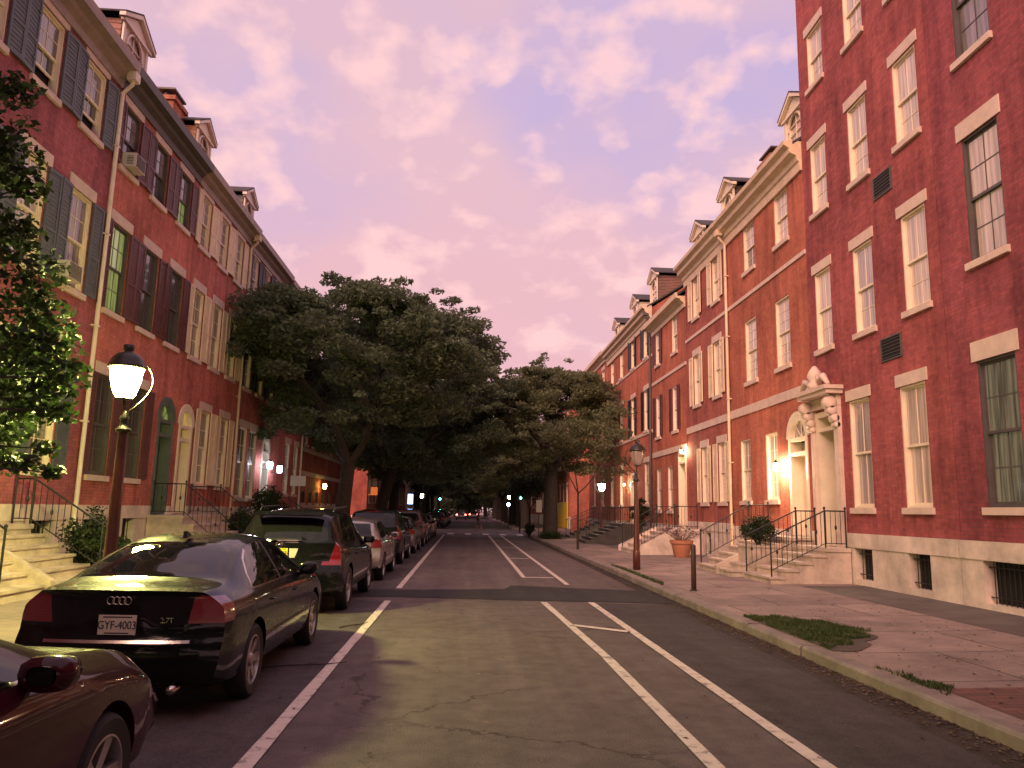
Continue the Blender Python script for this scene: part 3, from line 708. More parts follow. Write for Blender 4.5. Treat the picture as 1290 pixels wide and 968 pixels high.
# ------------------------------------------------------------------ ground, road, kerbs, paint
def sheet(name, poly, z, mat, parent=None):
    mb = MB(); mb.add([(x, y, z if not callable(z) else z(x, y)) for x, y in poly], [tuple(range(len(poly)))])
    return tag(mb.build(name, mat, parent, recalc=False), kind='structure')
M_GROUND = paint('ground_soil', (.07, .055, .045), .9, .3, scale=.5)
sheet('ground', [(-600, -300), (600, -300), (600, 900), (-600, 900)], -.03, M_GROUND)
KL, KR = -4.05, 4.28
sheet('road', [(KL, -25), (KR, -25), (KR, 57), (KR, 400), (KL, 400), (KL, 57)], 0, M_ASPH)
sheet('cross_street', [(-200, 58.5), (KL, 58.5), (KL, 65.5), (-200, 65.5)], -.004, M_ASPH)
sheet('cross_street', [(KR, 58.5), (200, 58.5), (200, 65.5), (KR, 65.5)], -.004, M_ASPH)
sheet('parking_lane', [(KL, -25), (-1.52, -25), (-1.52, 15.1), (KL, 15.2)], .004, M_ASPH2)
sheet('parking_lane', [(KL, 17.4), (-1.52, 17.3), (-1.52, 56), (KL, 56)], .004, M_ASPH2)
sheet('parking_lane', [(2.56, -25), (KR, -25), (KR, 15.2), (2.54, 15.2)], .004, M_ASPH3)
sheet('gutter', [(KR-.34, -25), (KR, -25), (KR, 57), (KR-.30, 57), (KR-.26, 30), (KR-.38, 12)], .0045, asphalt('gutter_dirt', (.030, .024, .022), (.06, .048, .042)))
sheet('trench_patch', [(KL, 15.6), (-1.5, 15.75), (.9, 15.5), (KR, 15.3), (KR, 17.7), (2.6, 18.0), (1.1, 18.5), (.9, 17.6), (-1.4, 17.1), (KL, 17.2)], .008, M_PATCH)
def pave(name, x0, x1, y0, y1, z0, z1, mat):
    mb = MB(); mb.add([(x0, y0, z0), (x1, y0, z1), (x1, y1, z1), (x0, y1, z0), (x0, y0, -.02), (x1, y0, -.02), (x1, y1, -.02), (x0, y1, -.02)],
                      [(0, 1, 2, 3), (0, 1, 5, 4), (1, 2, 6, 5), (2, 3, 7, 6), (3, 0, 4, 7)])
    return tag(mb.build(name, mat), kind='structure')
for (a, b) in ((-25, 57.2), (66.8, 400)):
    pave('pavement', KR+.2, 9.05, a, b, .145, .25, M_SLAB)
    pave('pavement', KL-.2, -8.75, a, b, .145, .25, M_SLAB)
def zr(x): return .145+(x-KR-.2)/(9.05-KR-.2)*.105
def strip(name, x0, x1, y0, y1, dz, mat):
    mb = MB(); mb.add([(x0, y0, zr(x0)+dz), (x1, y0, zr(x1)+dz), (x1, y1, zr(x1)+dz), (x0, y1, zr(x0)+dz)], [(0, 1, 2, 3)]); return tag(mb.build(name, mat, recalc=False), kind='structure')
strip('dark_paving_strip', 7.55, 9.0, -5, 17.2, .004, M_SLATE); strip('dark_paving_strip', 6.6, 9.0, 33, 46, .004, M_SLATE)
M_BPAVE = None
def bpave():
    m, nt, b = nmat('brick_paving'); g = nt.nodes.new('ShaderNodeNewGeometry')
    t = nt.nodes.new('ShaderNodeTexBrick'); t.inputs['Scale'].default_value = 1; t.inputs['Brick Width'].default_value = .21; t.inputs['Row Height'].default_value = .105; t.inputs['Mortar Size'].default_value = .006
    t.inputs['Color1'].default_value = (.17, .07, .06, 1); t.inputs['Color2'].default_value = (.11, .05, .045, 1); t.inputs['Mortar'].default_value = (.05, .04, .035, 1)
    nt.links.new(g.outputs['Position'], t.inputs['Vector']); nt.links.new(t.outputs[0], b.inputs['Base Color']); b.inputs['Roughness'].default_value = .85; bump(nt, b, t.outputs['Fac'], -.5, .006); return m
strip('brick_paving', 4.6, 7.5, -5, 7.45, .004, bpave())
def kerb(x0, x1, y0, y1):
    mb = MB(); y = y0
    while y < y1:
        l = random.uniform(1.7, 2.5); e = min(y+l, y1); dx = random.uniform(-.012, .012); dz = random.uniform(-.012, .006)
        a, b = x0+dx, x1+dx; c = .035; inner = a if abs(a) > abs(b) else b; outer = b if inner == a else a
        s = 1 if inner > outer else -1
        prof = [(outer, -.02), (outer, .15+dz-c), (outer+s*c*.4, .15+dz-c*.35), (outer+s*c, .15+dz), (inner, .15+dz), (inner, -.02)]
        mb.prism(prof, y+.008, e-.008, 'y'); y = e
    return tag(mb.build('kerb', M_KERB), kind='structure')
for (a, b) in ((-25, 57.0), (67, 200)):
    kerb(KR, KR+.2, a, b); kerb(KL, KL-.2, a, b)
def roadpaint():
    m, nt, b = nmat('worn_road_paint'); n = noise(nt, 7, 8, .75); r = ramp(nt, [(.36, (.14, .115, .11)), (.46, (.62, .53, .47)), (.8, (.74, .65, .58))])
    nt.links.new(n.outputs[0], r.inputs[0]); nt.links.new(r.outputs[0], b.inputs['Base Color']); b.inputs['Roughness'].default_value = .7; return m
M_LINE = roadpaint()
def line(p0, p1, w=.115):
    a, b = Vector(p0), Vector(p1); t = (b-a).normalized(); n = Vector((-t.y, t.x))*w/2
    mb = MB(); N = max(1, int((b-a).length/.6)); vs = []
    for k in range(N+1):
        p = a+(b-a)*k/N; j = random.uniform(.93, 1.07)
        vs += [(p.x-n.x*j, p.y-n.y*j, .012), (p.x+n.x*j, p.y+n.y*j, .012)]
    mb.add(vs, [(2*k, 2*k+1, 2*k+3, 2*k+2) for k in range(N)])
    return tag(mb.build('road_marking', M_LINE, recalc=False), kind='structure')
line((-1.45, -6), (-1.44, 15.05), .125); line((-1.44, 17.35), (-1.5, 53), .125)
line((1.90, -6), (1.76, 9.6), .125); line((1.76, 9.65), (1.54, 15.2), .12); line((2.74, -6), (2.48, 15.3), .125)
line((2.48, 18.8), (2.42, 53), .12); line((1.56, 20.6), (1.55, 53), .12)
line((1.70, 12.25), (2.46, 11.65), .16)
for y in (20.7, 28.7, 36.6, 44.5, 52): line((1.62, y), (2.36, y), .2)
for x in np.arange(-3.6, 4.2, 1.25): line((x, 54.6), (x, 57.2), .45)
line((-3.9, 66), (4.1, 66), .3)
line((-3.9, 58.6), (4.1, 58.6), .2)

# ------------------------------------------------------------------ cars
def interp(kn, y):
    xs = [k[0] for k in kn]; vs = [k[1] for k in kn]
    return float(np.mean([np.interp(y+d, xs, vs) for d in (-.09, -.06, -.03, 0, .03, .06, .09)]))
def clipreg(bm, planes):
    """cut the mesh along every plane bounding a convex region"""
    for n, c in planes:
        n = Vector(n); co = n*(c/n.length_squared)
        fs = []
        for f in bm.faces:
            d = [n.dot(v.co)-c for v in f.verts]
            if min(d) < -1e-6 and max(d) > 1e-6:
                ce = f.calc_center_median()
                if all(Vector(m).dot(ce) <= q+.2 for m, q in planes): fs.append(f)
        if not fs: continue
        g = set(fs)
        for f in fs: g.update(f.edges); g.update(f.verts)
        bmesh.ops.bisect_plane(bm, geom=list(g), dist=1e-5, plane_co=co, plane_no=n)
def polyplanes(poly, proj):
    """convex polygon (counter-clockwise) in the yz / xy / xz plane -> half-spaces"""
    out = []; n = len(poly)
    A = sum(poly[i][0]*poly[(i+1) % n][1]-poly[(i+1) % n][0]*poly[i][1] for i in range(n))
    if A < 0: poly = poly[::-1]
    for i in range(n):
        (a0, a1), (b0, b1) = poly[i], poly[(i+1) % n]
        nx, ny = b1-a1, -(b0-a0); l = math.hypot(nx, ny); nx /= l; ny /= l; c = nx*a0+ny*a1
        out.append(({'yz': (0, nx, ny), 'xy': (nx, ny, 0), 'xz': (nx, 0, ny)}[proj], c))
    return out
def mirror(planes): return [((-n[0], n[1], n[2]), c) for n, c in planes]
CARMESH = {}
def car_shell(key, sp):
    if key in CARMESH: return CARMESH[key]
    L, Wd = sp['L'], sp['W']/2
    ys = sorted(set([round(y, 4) for y in np.concatenate([np.linspace(0, .5, 9), np.linspace(.5, L-.5, int((L-1)/.085)), np.linspace(L-.5, L, 9)])]))
    NL, NU = 11, 14
    def half(y):
        w = Wd*interp(sp['w'], y); zb0 = sp['zbot']+ (max(0, .45-y)*.18 if y < .45 else max(0, y-L+.5)*.12)
        zb = interp(sp['belt'], y); zt = max(interp(sp['top'], y), zb+.02); H = zt-zb
        low = [(0, zb0), (.5*w, zb0), (.86*w, zb0), (.945*w, zb0+.035), (.975*w, zb0+.12), (.99*w, zb0+.2), (w, .55*(zb+zb0)*.5+.27), (w*.997, zb-.22), (w*.99, zb-.10), (w*.972, zb-.035), (w*.935, zb)]
        low = sorted(low[:3], key=lambda p: p[0])+sorted(low[3:], key=lambda p: p[1])
        k = min(1, max(0, H/.5)); xr = w*(.84*(1-k)+sp.get('tumble', .70)*k); fr = .84
        up = []
        for i in range(1, 6):
            t = i/5; up.append((w*.93+(xr-w*.93)*t**1.15, zb+H*fr*t))
        for i in range(1, 10):
            a = i/9*math.pi/2; up.append((xr*max(0, math.cos(a))**.62, zb+H*fr+H*(1-fr)*math.sin(a)**1.3))
        up[-1] = (0, zt)
        return low+up
    def off(z, kn): return float(np.interp(z, [k[0] for k in kn], [k[1] for k in kn]))
    def warp(x, y, z):
        w = abs(x)/Wd
        if y < .55: y = y+(off(z, sp['rear'])+sp.get('rk', .13)*w**2.4)*(1-y/.55)**1.6
        if y > L-.6:
            t = (y-(L-.6))/.6; y = y-(off(z, sp['front'])+sp.get('fk', .22)*w**2.2)*t**1.6
        return (x, y, z)
    H = [half(y) for y in ys]; n = len(H[0]); vs = []; idx = {}
    bm = bmesh.new()
    ring = []
    for j, y in enumerate(ys):
        rr = [bm.verts.new(warp(p[0], y, p[1])) for p in H[j]]+[bm.verts.new(warp(-p[0], y, p[1])) for p in H[j][-2:0:-1]]
        ring.append(rr)
    m = len(ring[0])
    for a, b in zip(ring, ring[1:]):
        for k in range(m): bm.faces.new((a[k], a[(k+1) % m], b[(k+1) % m], b[k]))
    for rr, y, Hh in ((ring[0], ys[0], H[0]), (ring[-1], ys[-1], H[-1])):
        NX = 16; rows = []
        for i in range(n):
            x, z = Hh[i]
            if i in (0, n-1): rows.append([rr[i]]); continue
            row = [rr[i]]
            for q in range(1, NX): xx = x*(1-2*q/NX); row.append(bm.verts.new(warp(xx, y, z)))
            row.append(rr[m-i]); rows.append(row)
        for a, b in zip(rows, rows[1:]):
            if len(a) == 1:
                for q in range(len(b)-1): bm.faces.new((a[0], b[q], b[q+1]))
            elif len(b) == 1:
                for q in range(len(a)-1): bm.faces.new((b[0], a[q], a[q+1]))
            else:
                for q in range(len(a)-1): bm.faces.new((a[q], a[q+1], b[q+1], b[q]))
    bmesh.ops.recalc_face_normals(bm, faces=bm.faces)
    me = bpy.data.meshes.new('shell'); bm.to_mesh(me); bm.free()
    me.materials.append(None); me.materials.append(None)
    o = bpy.data.objects.new('shell', me); COL.objects.link(o)
    cut = MB()
    for wy in sp['wheels']:
        for s in (-1, 1):
            cut.lathe([(sp['wr']+.055, -.17), (sp['wr']+.055, .17)], (s*(Wd-.10), wy, sp['wr']), 44, 'x')
    cme = bpy.data.meshes.new('c'); cme.from_pydata(cut.v, [], cut.f); bb = bmesh.new(); bb.from_mesh(cme); bmesh.ops.recalc_face_normals(bb, faces=bb.faces); bb.to_mesh(cme); bb.free()
    cme.materials.append(None); cme.materials.append(None); cme.polygons.foreach_set('material_index', [1]*len(cme.polygons))
    co = bpy.data.objects.new('c', cme); COL.objects.link(co)
    md = o.modifiers.new('b', 'BOOLEAN'); md.object = co; md.operation = 'DIFFERENCE'; md.solver = 'EXACT'
    dg = bpy.context.evaluated_depsgraph_get(); out = bpy.data.meshes.new_from_object(o.evaluated_get(dg))
    bpy.data.objects.remove(o); bpy.data.objects.remove(co)
    bm = bmesh.new(); bm.from_mesh(out)
    regs = []
    for r in sp['regions']:
        key_, pl, both = r[0], list(r[1]), r[2]
        if both and key_ == 'side': key_ += str(len(regs)); both = 2
        if both:
            regs.append((key_+('#1' if both == 2 else ''), pl+[((-1, 0, 0), -.02)])); regs.append((key_+('#2' if both == 2 else ''), mirror(pl)+[((1, 0, 0), -.02)]))
        else: regs.append((key_, pl))
    for k, pl in regs: clipreg(bm, pl)
    lay = {}
    bm.faces.ensure_lookup_table()
    for f in bm.faces:
        c = f.calc_center_median(); hit = None
        if f.material_index != 1:
            for k, pl in regs:
                if all(Vector(nn).dot(c) <= q+1e-4 for nn, q in pl): hit = k; break
            if hit == 'seam': hit = None; f.material_index = 2
        lay.setdefault(hit, []).append(f.index)
    res = {}
    for k, ids in lay.items():
        b2 = bm.copy(); b2.faces.ensure_lookup_table(); keep = set(ids)
        bmesh.ops.delete(b2, geom=[f for f in b2.faces if f.index not in keep], context='FACES')
        for f in b2.faces: f.smooth = True
        for e in b2.edges:
            if len(e.link_faces) == 2 and e.calc_face_angle(0) > R(38): e.smooth = False
        mm = bpy.data.meshes.new(key+'_'+str(k)); b2.to_mesh(mm); b2.free(); res[k] = mm
    bm.free(); CARMESH[key] = res; return res
def wheel_obj(parent, x, y, r, s, spokes=5, rimm=None, twin=False):
    wd = .2
    t = MB(); t.lathe([(r*.66, -wd/2+.01), (r*.9, -wd/2-.005), (r*.975, -wd/2+.02), (r, -wd/2+.045), (r, wd/2-.045), (r*.975, wd/2-.02), (r*.9, wd/2+.005), (r*.66, wd/2-.01)], (0, 0, 0), 40, 'x', False)
    w = t.build('wheel', paint('tyre_rubber', (.015, .014, .015), .75, .3), parent, True); sm(w, 30)
    w.location = (x, y, r)
    m = MB(); o = s*(wd/2-.02)
    m.lathe([(r*.67, o-s*.12), (r*.67, o+s*.012), (r*.635, o+s*.014), (r*.61, o-s*.02), (r*.6, o-s*.12)], (0, 0, 0), 40, 'x', False)
    m.lathe([(0, o-s*.06), (.055, o-s*.055), (.065, o-s*.02), (.05, o+s*.004), (0, o+s*.006)], (0, 0, 0), 16, 'x')
    for k in range(spokes):
        for dd in ((-.14, .14) if twin else (0,)):
            a0 = 2*math.pi*k/spokes; a1 = a0+dd*.7
            p0 = (o-s*.025, .04*math.cos(a0+dd*2), .04*math.sin(a0+dd*2)); p1 = (o-s*.0, r*.62*math.cos(a1), r*.62*math.sin(a1))
            wdt = .017 if twin else .034
            d = Vector((0, -math.sin(a1), math.cos(a1)))*wdt
            P0, P1 = Vector(p0), Vector(p1); q = Vector((-s*.03, 0, 0))
            m.add([P0+d, P0-d, P1-d*1.2, P1+d*1.2, P0+d+q, P0-d+q, P1-d*1.2+q, P1+d*1.2+q], [(0, 1, 2, 3), (4, 5, 6, 7), (0, 1, 5, 4), (1, 2, 6, 5), (2, 3, 7, 6), (3, 0, 4, 7)])
    rim = m.build('rim', rimm or paint('alloy_rim', (.42, .38, .37), .35, .15, .8), w); sm(rim, 35)
    b = MB(); b.lathe([(0, -s*.02), (r*.6, -s*.02), (r*.6, -s*.04), (0, -s*.04)], (0, 0, 0), 24, 'x'); b.build('brake_drum', M_VOID, w)
    return w
M_CHROME = paint('chrome', (.62, .56, .54), .18, .08, 1.)
M_RED = None
def lensmat(name, c, em=0.):
    m, nt, b = nmat(name); b.inputs['Base Color'].default_value = (*c, 1); b.inputs['Roughness'].default_value = .15; b.inputs['Coat Weight'].default_value = 1
    g = nt.nodes.new('ShaderNodeTexCoord'); w = nd(nt, 'ShaderNodeTexWave', Scale=14, Distortion=.5); w.bands_direction = 'Z'; nt.links.new(g.outputs['Object'], w.inputs[0])
    r = ramp(nt, [(.2, tuple(k*.85 for k in c)), (.8, c)]); nt.links.new(w.outputs[0], r.inputs[0]); nt.links.new(r.outputs[0], b.inputs['Base Color'])
    if em: b.inputs['Emission Color'].default_value = (*c, 1); b.inputs['Emission Strength'].default_value = em
    return m
M_TAIL = lensmat('red_tail_lens', (.17, .006, .016)); M_TAILLIT = emit('lit_tail_light', (1, .12, .08), 12)
M_HEADL = paint('head_light_lens', (.5, .48, .46), .1, .1, .3)
M_SEAM = paint('panel_gap', (.004, .004, .004), .8, .1); M_TRIM = paint('black_trim', (.014, .013, .014), .5, .2)
def make_car(key, sp, label, paintm, group='cars parked along the kerb', plate=None, wheel=dict(), tailm=None, cat='car'):
    root = thing('parked_car', label, cat, (0, 0, 0), group, local=True)
    res = car_shell(key, sp); L, Wd = sp['L'], sp['W']/2
    body = None
    NM = {None: ('body', None), 'side': ('side_window', GLASS), 'rearglass': ('rear_window', GLASS), 'wind': ('windshield', GLASS), 'tail#1': ('tail_light', tailm or M_TAIL), 'tail#2': ('tail_light', tailm or M_TAIL), 'head#1': ('headlight', M_HEADL), 'head#2': ('headlight', M_HEADL),
          'seam': ('panel_gap', M_SEAM), 'trim': ('trim', M_TRIM), 'chrome': ('chrome_trim', M_CHROME), 'brake': ('brake_light', tailm or M_TAIL), 'grille': ('grille', M_TRIM), 'rev': ('reflector', paint('clear_lens', (.6, .5, .45), .2, .1)), 'plate_recess': ('plate_recess', M_TRIM)}
    for k, me in res.items():
        nm, mt = NM[k] if k in NM else NM['side']; me = me.copy(); me.materials.clear()
        me.materials.append(mt or paintm); me.materials.append(M_VOID); me.materials.append(M_SEAM)
        if k is not None: me.polygons.foreach_set('material_index', [0]*len(me.polygons))
        o = bpy.data.objects.new(nm, me); link(o, root)
    for wy in sp['wheels']:
        for s in (-1, 1): wheel_obj(root, s*(Wd-.115), wy, sp['wr'], s, **wheel)
    my, mz = sp['mirror']
    for s in (-1, 1):
        m = MB(); n = 12; rings = []
        prof = [(-.02, .55), (.0, .95), (.06, 1.0), (.13, .85), (.18, .45)]
        for (yy, k) in prof:
            for q in range(n):
                a = 2*math.pi*q/n; c_, s_ = math.cos(a), math.sin(a)
                ex = (abs(c_)**.7)*(1 if c_ > 0 else -1); ez = (abs(s_)**.7)*(1 if s_ > 0 else -1)
                m.v.append((s*(Wd*.93+.10+.115*k*ex*1.0), my+yy, mz+.085+.075*k*ez))
        for i in range(len(prof)-1):
            for q in range(n): m.f.append((i*n+q, i*n+(q+1) % n, (i+1)*n+(q+1) % n, (i+1)*n+q)); m.mi.append(0)
        m.f.append(tuple(range((len(prof)-1)*n, len(prof)*n))); m.mi.append(0)
        m.box(s*(Wd*.86), s*(Wd*.93+.05), my+.05, my+.11, mz+.01, mz+.05)
        mo = m.build('wing_mirror', paintm if key != 'maroon' else M_TRIM, root, True)
        g = MB(); pl = []
        for q in range(16):
            a = 2*math.pi*q/16; c_, s_ = math.cos(a), math.sin(a)
            pl.append((s*(Wd*.93+.10)+.088*(abs(c_)**.7)*(1 if c_ > 0 else -1)*.62*1.0, mz+.085+.052*(abs(s_)**.7)*(1 if s_ > 0 else -1)*.72))
        g.prism(pl, my-.024, my-.0195, 'y'); g.build('mirror_glass', GLASS, mo)
    for hy, hz in sp['handles']:
        for s in (-1, 1):
            m = MB(); w = Wd*interp(sp['w'], hy)*.99
            m.tube([(s*(w-.005), hy-.09, hz), (s*(w+.022), hy-.06, hz), (s*(w+.022), hy+.06, hz), (s*(w-.005), hy+.09, hz)], .011, 8); m.build('door_handle', paintm, root, True)
    pz = sp['plate']; qx = sp.get('platex', 0)
    py = float(np.interp(pz, [k[0] for k in sp['rear']], [k[1] for k in sp['rear']]))-.012
    if plate:
        txt, pc, tc = plate
        m = MB(); m.box(qx-.155, qx+.155, py-.004, py+.004, pz-.077, pz+.077); po = m.build('license_plate', pc, root)
        text(txt, .090, tc, po, Matrix.Translation((qx, py-.006, pz-.004)) @ Matrix.Rotation(R(90), 4, 'X'), sx=.86)
        m = MB(); m.box(qx-.12, qx+.12, py-.0055, py-.0042, pz+.056, pz+.066); m.box(qx-.10, qx+.10, py-.0055, py-.0042, pz-.069, pz-.06); m.build('plate_lettering_band', tc, po)
    else:
        m = MB(); m.box(-.155, .155, py-.004, py+.004, pz-.077, pz+.077); m.build('license_plate', paint('plate_white', (.5, .47, .42), .5, .1), root)
    m = MB(); m.tube([(.5, .30, sp['zbot']+.03), (.5, .02, sp['zbot']+.03)], .035, 12); m.build('exhaust', M_CHROME, root, True)
    return root
def seam(y, z0, z1, x=.45): return ('seam', [((0, 1, 0), y+.004), ((0, -1, 0), -(y-.004)), ((0, 0, 1), z1), ((0, 0, -1), -z0), ((-1, 0, 0), -x)], 1)
def zband(key, z0, z1, y0, y1, x=.45, both=1): return (key, [((0, 0, 1), z1), ((0, 0, -1), -z0), ((0, 1, 0), y1), ((0, -1, 0), -y0), ((-1, 0, 0), -x)], both)
SED = dict(L=4.86, W=1.83, zbot=.24, wr=.33, wheels=(1.02, 3.80), tumble=.625,
    w=[(0, .93), (.3, .975), (.9, 1), (3.6, 1), (4.4, .97), (4.86, .88)],
    belt=[(0, .93), (.5, .95), (1.4, .96), (3.4, .93), (4.1, .84), (4.5, .72), (4.86, .60)],
    top=[(0, 1.035), (.15, 1.05), (.35, 1.055), (.62, 1.075), (.95, 1.22), (1.3, 1.35), (1.6, 1.42), (2.05, 1.448), (2.4, 1.435), (2.72, 1.36), (3.15, 1.16), (3.5, 1.02), (3.9, .975), (4.4, .88), (4.7, .78), (4.86, .68)],
    rear=[(.2, .14), (.34, .04), (.5, .0), (.60, .02), (.64, .045), (.66, .075), (.8, .085), (.95, .09), (1.0, .09), (1.05, .05)], front=[(.2, .12), (.4, .0), (.55, .02), (.7, .10), (.8, .2)],
    mirror=(2.98, .93), handles=((1.55, .83), (2.55, .82)), plate=.765,
    regions=[('side', polyplanes([(1.03, .985), (1.10, 1.10), (1.24, 1.22), (1.42, 1.30), (1.62, 1.345), (2.06, 1.372), (2.06, .985)], 'yz')+[((-1, 0, 0), -.45)], 1),
             ('side', polyplanes([(2.13, .985), (2.13, 1.365), (2.34, 1.355), (2.6, 1.29), (2.88, 1.16), (3.22, .985)], 'yz')+[((-1, 0, 0), -.45)], 1),
             ('chrome', polyplanes([(1.0, .97), (1.0, .985), (3.4, .985), (3.4, .97)], 'yz')+[((-1, 0, 0), -.45)], 1),
             ('chrome', polyplanes([(1.005, .985), (1.03, .985), (1.10, 1.10), (1.078, 1.112)], 'yz')+[((-1, 0, 0), -.45)], 1),
             ('chrome', polyplanes([(1.078, 1.112), (1.10, 1.10), (1.24, 1.22), (1.225, 1.24)], 'yz')+[((-1, 0, 0), -.45)], 1),
             ('chrome', polyplanes([(1.225, 1.24), (1.24, 1.22), (1.42, 1.30), (1.41, 1.32)], 'yz')+[((-1, 0, 0), -.45)], 1),
             ('trim', polyplanes([(2.06, .985), (2.06, 1.368), (2.13, 1.368), (2.13, .985)], 'yz')+[((-1, 0, 0), -.45)], 1),
             ('rearglass', polyplanes([(-.66, .66), (.66, .66), (.52, 1.40), (-.52, 1.40)], 'xy')+[((0, 0, -1), -1.0)], 0),
             ('wind', polyplanes([(-.52, 2.66), (.52, 2.66), (.68, 3.42), (-.68, 3.42)], 'xy')+[((0, 0, -1), -1.0)], 0),
             ('tail', polyplanes([(.56, .775), (.60, .985), (.66, 1.0), (1.0, .955), (1.0, .775)], 'xz')+[((0, 1, 0), .36)], 2),
             ('head', polyplanes([(.45, .58), (.45, .74), (1.0, .76), (1.0, .62)], 'xz')+[((0, -1, 0), -4.35)], 2),
             ('grille', polyplanes([(-.36, .45), (-.40, .70), (.40, .70), (.36, .45)], 'xz')+[((0, -1, 0), -4.4)], 0),
             ('chrome', [((0, 0, 1), .648), ((0, 0, -1), -.625), ((0, 1, 0), .20), ((1, 0, 0), .60), ((-1, 0, 0), .60)], 0),
             ('seam', [((0, 0, 1), .606), ((0, 0, -1), -.598), ((0, 1, 0), .5)], 0),
             ('seam', [((1, 0, 0), .555), ((-1, 0, 0), -.548), ((0, 1, 0), .3), ((0, 0, -1), -.65), ((0, 0, 1), 1.03)], 1),
             ('seam', [((0, 1, 0), .652), ((0, -1, 0), -.644), ((0, 0, -1), -.99)], 0),
             seam(2.10, .36, .97), seam(3.22, .36, .94), seam(1.22, .66, .97), zband('trim', .24, .30, .1, 4.7, .5),
             zband('trim', .50, .535, 1.45, 3.35, .7)])
SUV = dict(L=4.77, W=1.88, zbot=.30, wr=.37, wheels=(.98, 3.80), tumble=.70,
    w=[(0, .93), (.3, .975), (.9, 1), (3.6, 1), (4.4, .97), (4.77, .88)],
    belt=[(0, 1.12), (.5, 1.12), (1.4, 1.09), (3.2, 1.02), (4.0, .94), (4.5, .82), (4.77, .70)],
    top=[(0, 1.16), (.10, 1.30), (.22, 1.46), (.36, 1.62), (.6, 1.66), (1.2, 1.70), (2.0, 1.71), (2.5, 1.67), (2.9, 1.52), (3.4, 1.22), (3.6, 1.12), (4.2, 1.0), (4.6, .88), (4.77, .76)],
    rear=[(.28, .12), (.4, .03), (.55, .0), (.72, .01), (.76, .07), (.95, .09), (1.15, .08), (1.2, .1)], front=[(.2, .12), (.4, .0), (.6, .02), (.8, .10), (.9, .2)], rk=.16,
    mirror=(3.02, 1.03), handles=((1.62, .92), (2.6, .90)), plate=.985, platex=-.12,
    regions=[('side', polyplanes([(.62, 1.18), (.95, 1.48), (1.22, 1.555), (1.22, 1.15)], 'yz')+[((-1, 0, 0), -.45)], 1),
             ('side', polyplanes([(1.28, 1.15), (1.28, 1.56), (2.08, 1.60), (2.08, 1.12)], 'yz')+[((-1, 0, 0), -.45)], 1),
             ('side', polyplanes([(2.14, 1.12), (2.14, 1.60), (2.5, 1.57), (2.8, 1.42), (3.2, 1.10)], 'yz')+[((-1, 0, 0), -.45)], 1),
             ('trim', polyplanes([(2.08, 1.12), (2.08, 1.60), (2.14, 1.60), (2.14, 1.12)], 'yz')+[((-1, 0, 0), -.45)], 1),
             ('rearglass', polyplanes([(-.66, 1.20), (-.60, 1.56), (.60, 1.56), (.66, 1.20), (.45, 1.14), (-.45, 1.14)], 'xz')+[((0, 1, 0), .42)], 0),
             ('wind', polyplanes([(-.54, 2.62), (.54, 2.62), (.70, 3.42), (-.70, 3.42)], 'xy')+[((0, 0, -1), -1.08)], 0),
             ('brake', polyplanes([(-.22, 1.61), (-.22, 1.645), (.22, 1.645), (.22, 1.61)], 'xz')+[((0, 1, 0), .6)], 0),
             ('tail', polyplanes([(.70, .86), (.80, 1.19), (1.2, 1.19), (1.2, .86)], 'xz')+[((0, 1, 0), .25)], 2),
             ('tail', polyplanes([(.58, .80), (.60, .86), (1.2, .86), (1.2, .80)], 'xz')+[((0, 1, 0), .25)], 2),
             ('head', polyplanes([(.5, .70), (.5, .86), (1.0, .88), (1.0, .72)], 'xz')+[((0, -1, 0), -4.2)], 2),
             ('rev', polyplanes([(.06, .91), (.06, 1.06), (.20, 1.06), (.15, .91)], 'xz')+[((0, 1, 0), .3)], 0),
             ('chrome', [((0, 0, 1), .745), ((0, 0, -1), -.725), ((0, 1, 0), .3), ((1, 0, 0), .42), ((-1, 0, 0), .42)], 0),
             ('seam', [((0, 0, 1), .69), ((0, 0, -1), -.682), ((0, 1, 0), .5)], 0),
             seam(2.11, .42, 1.10), seam(3.15, .42, 1.02), seam(1.25, .80, 1.12), zband('trim', .30, .44, .1, 4.7, .5)])
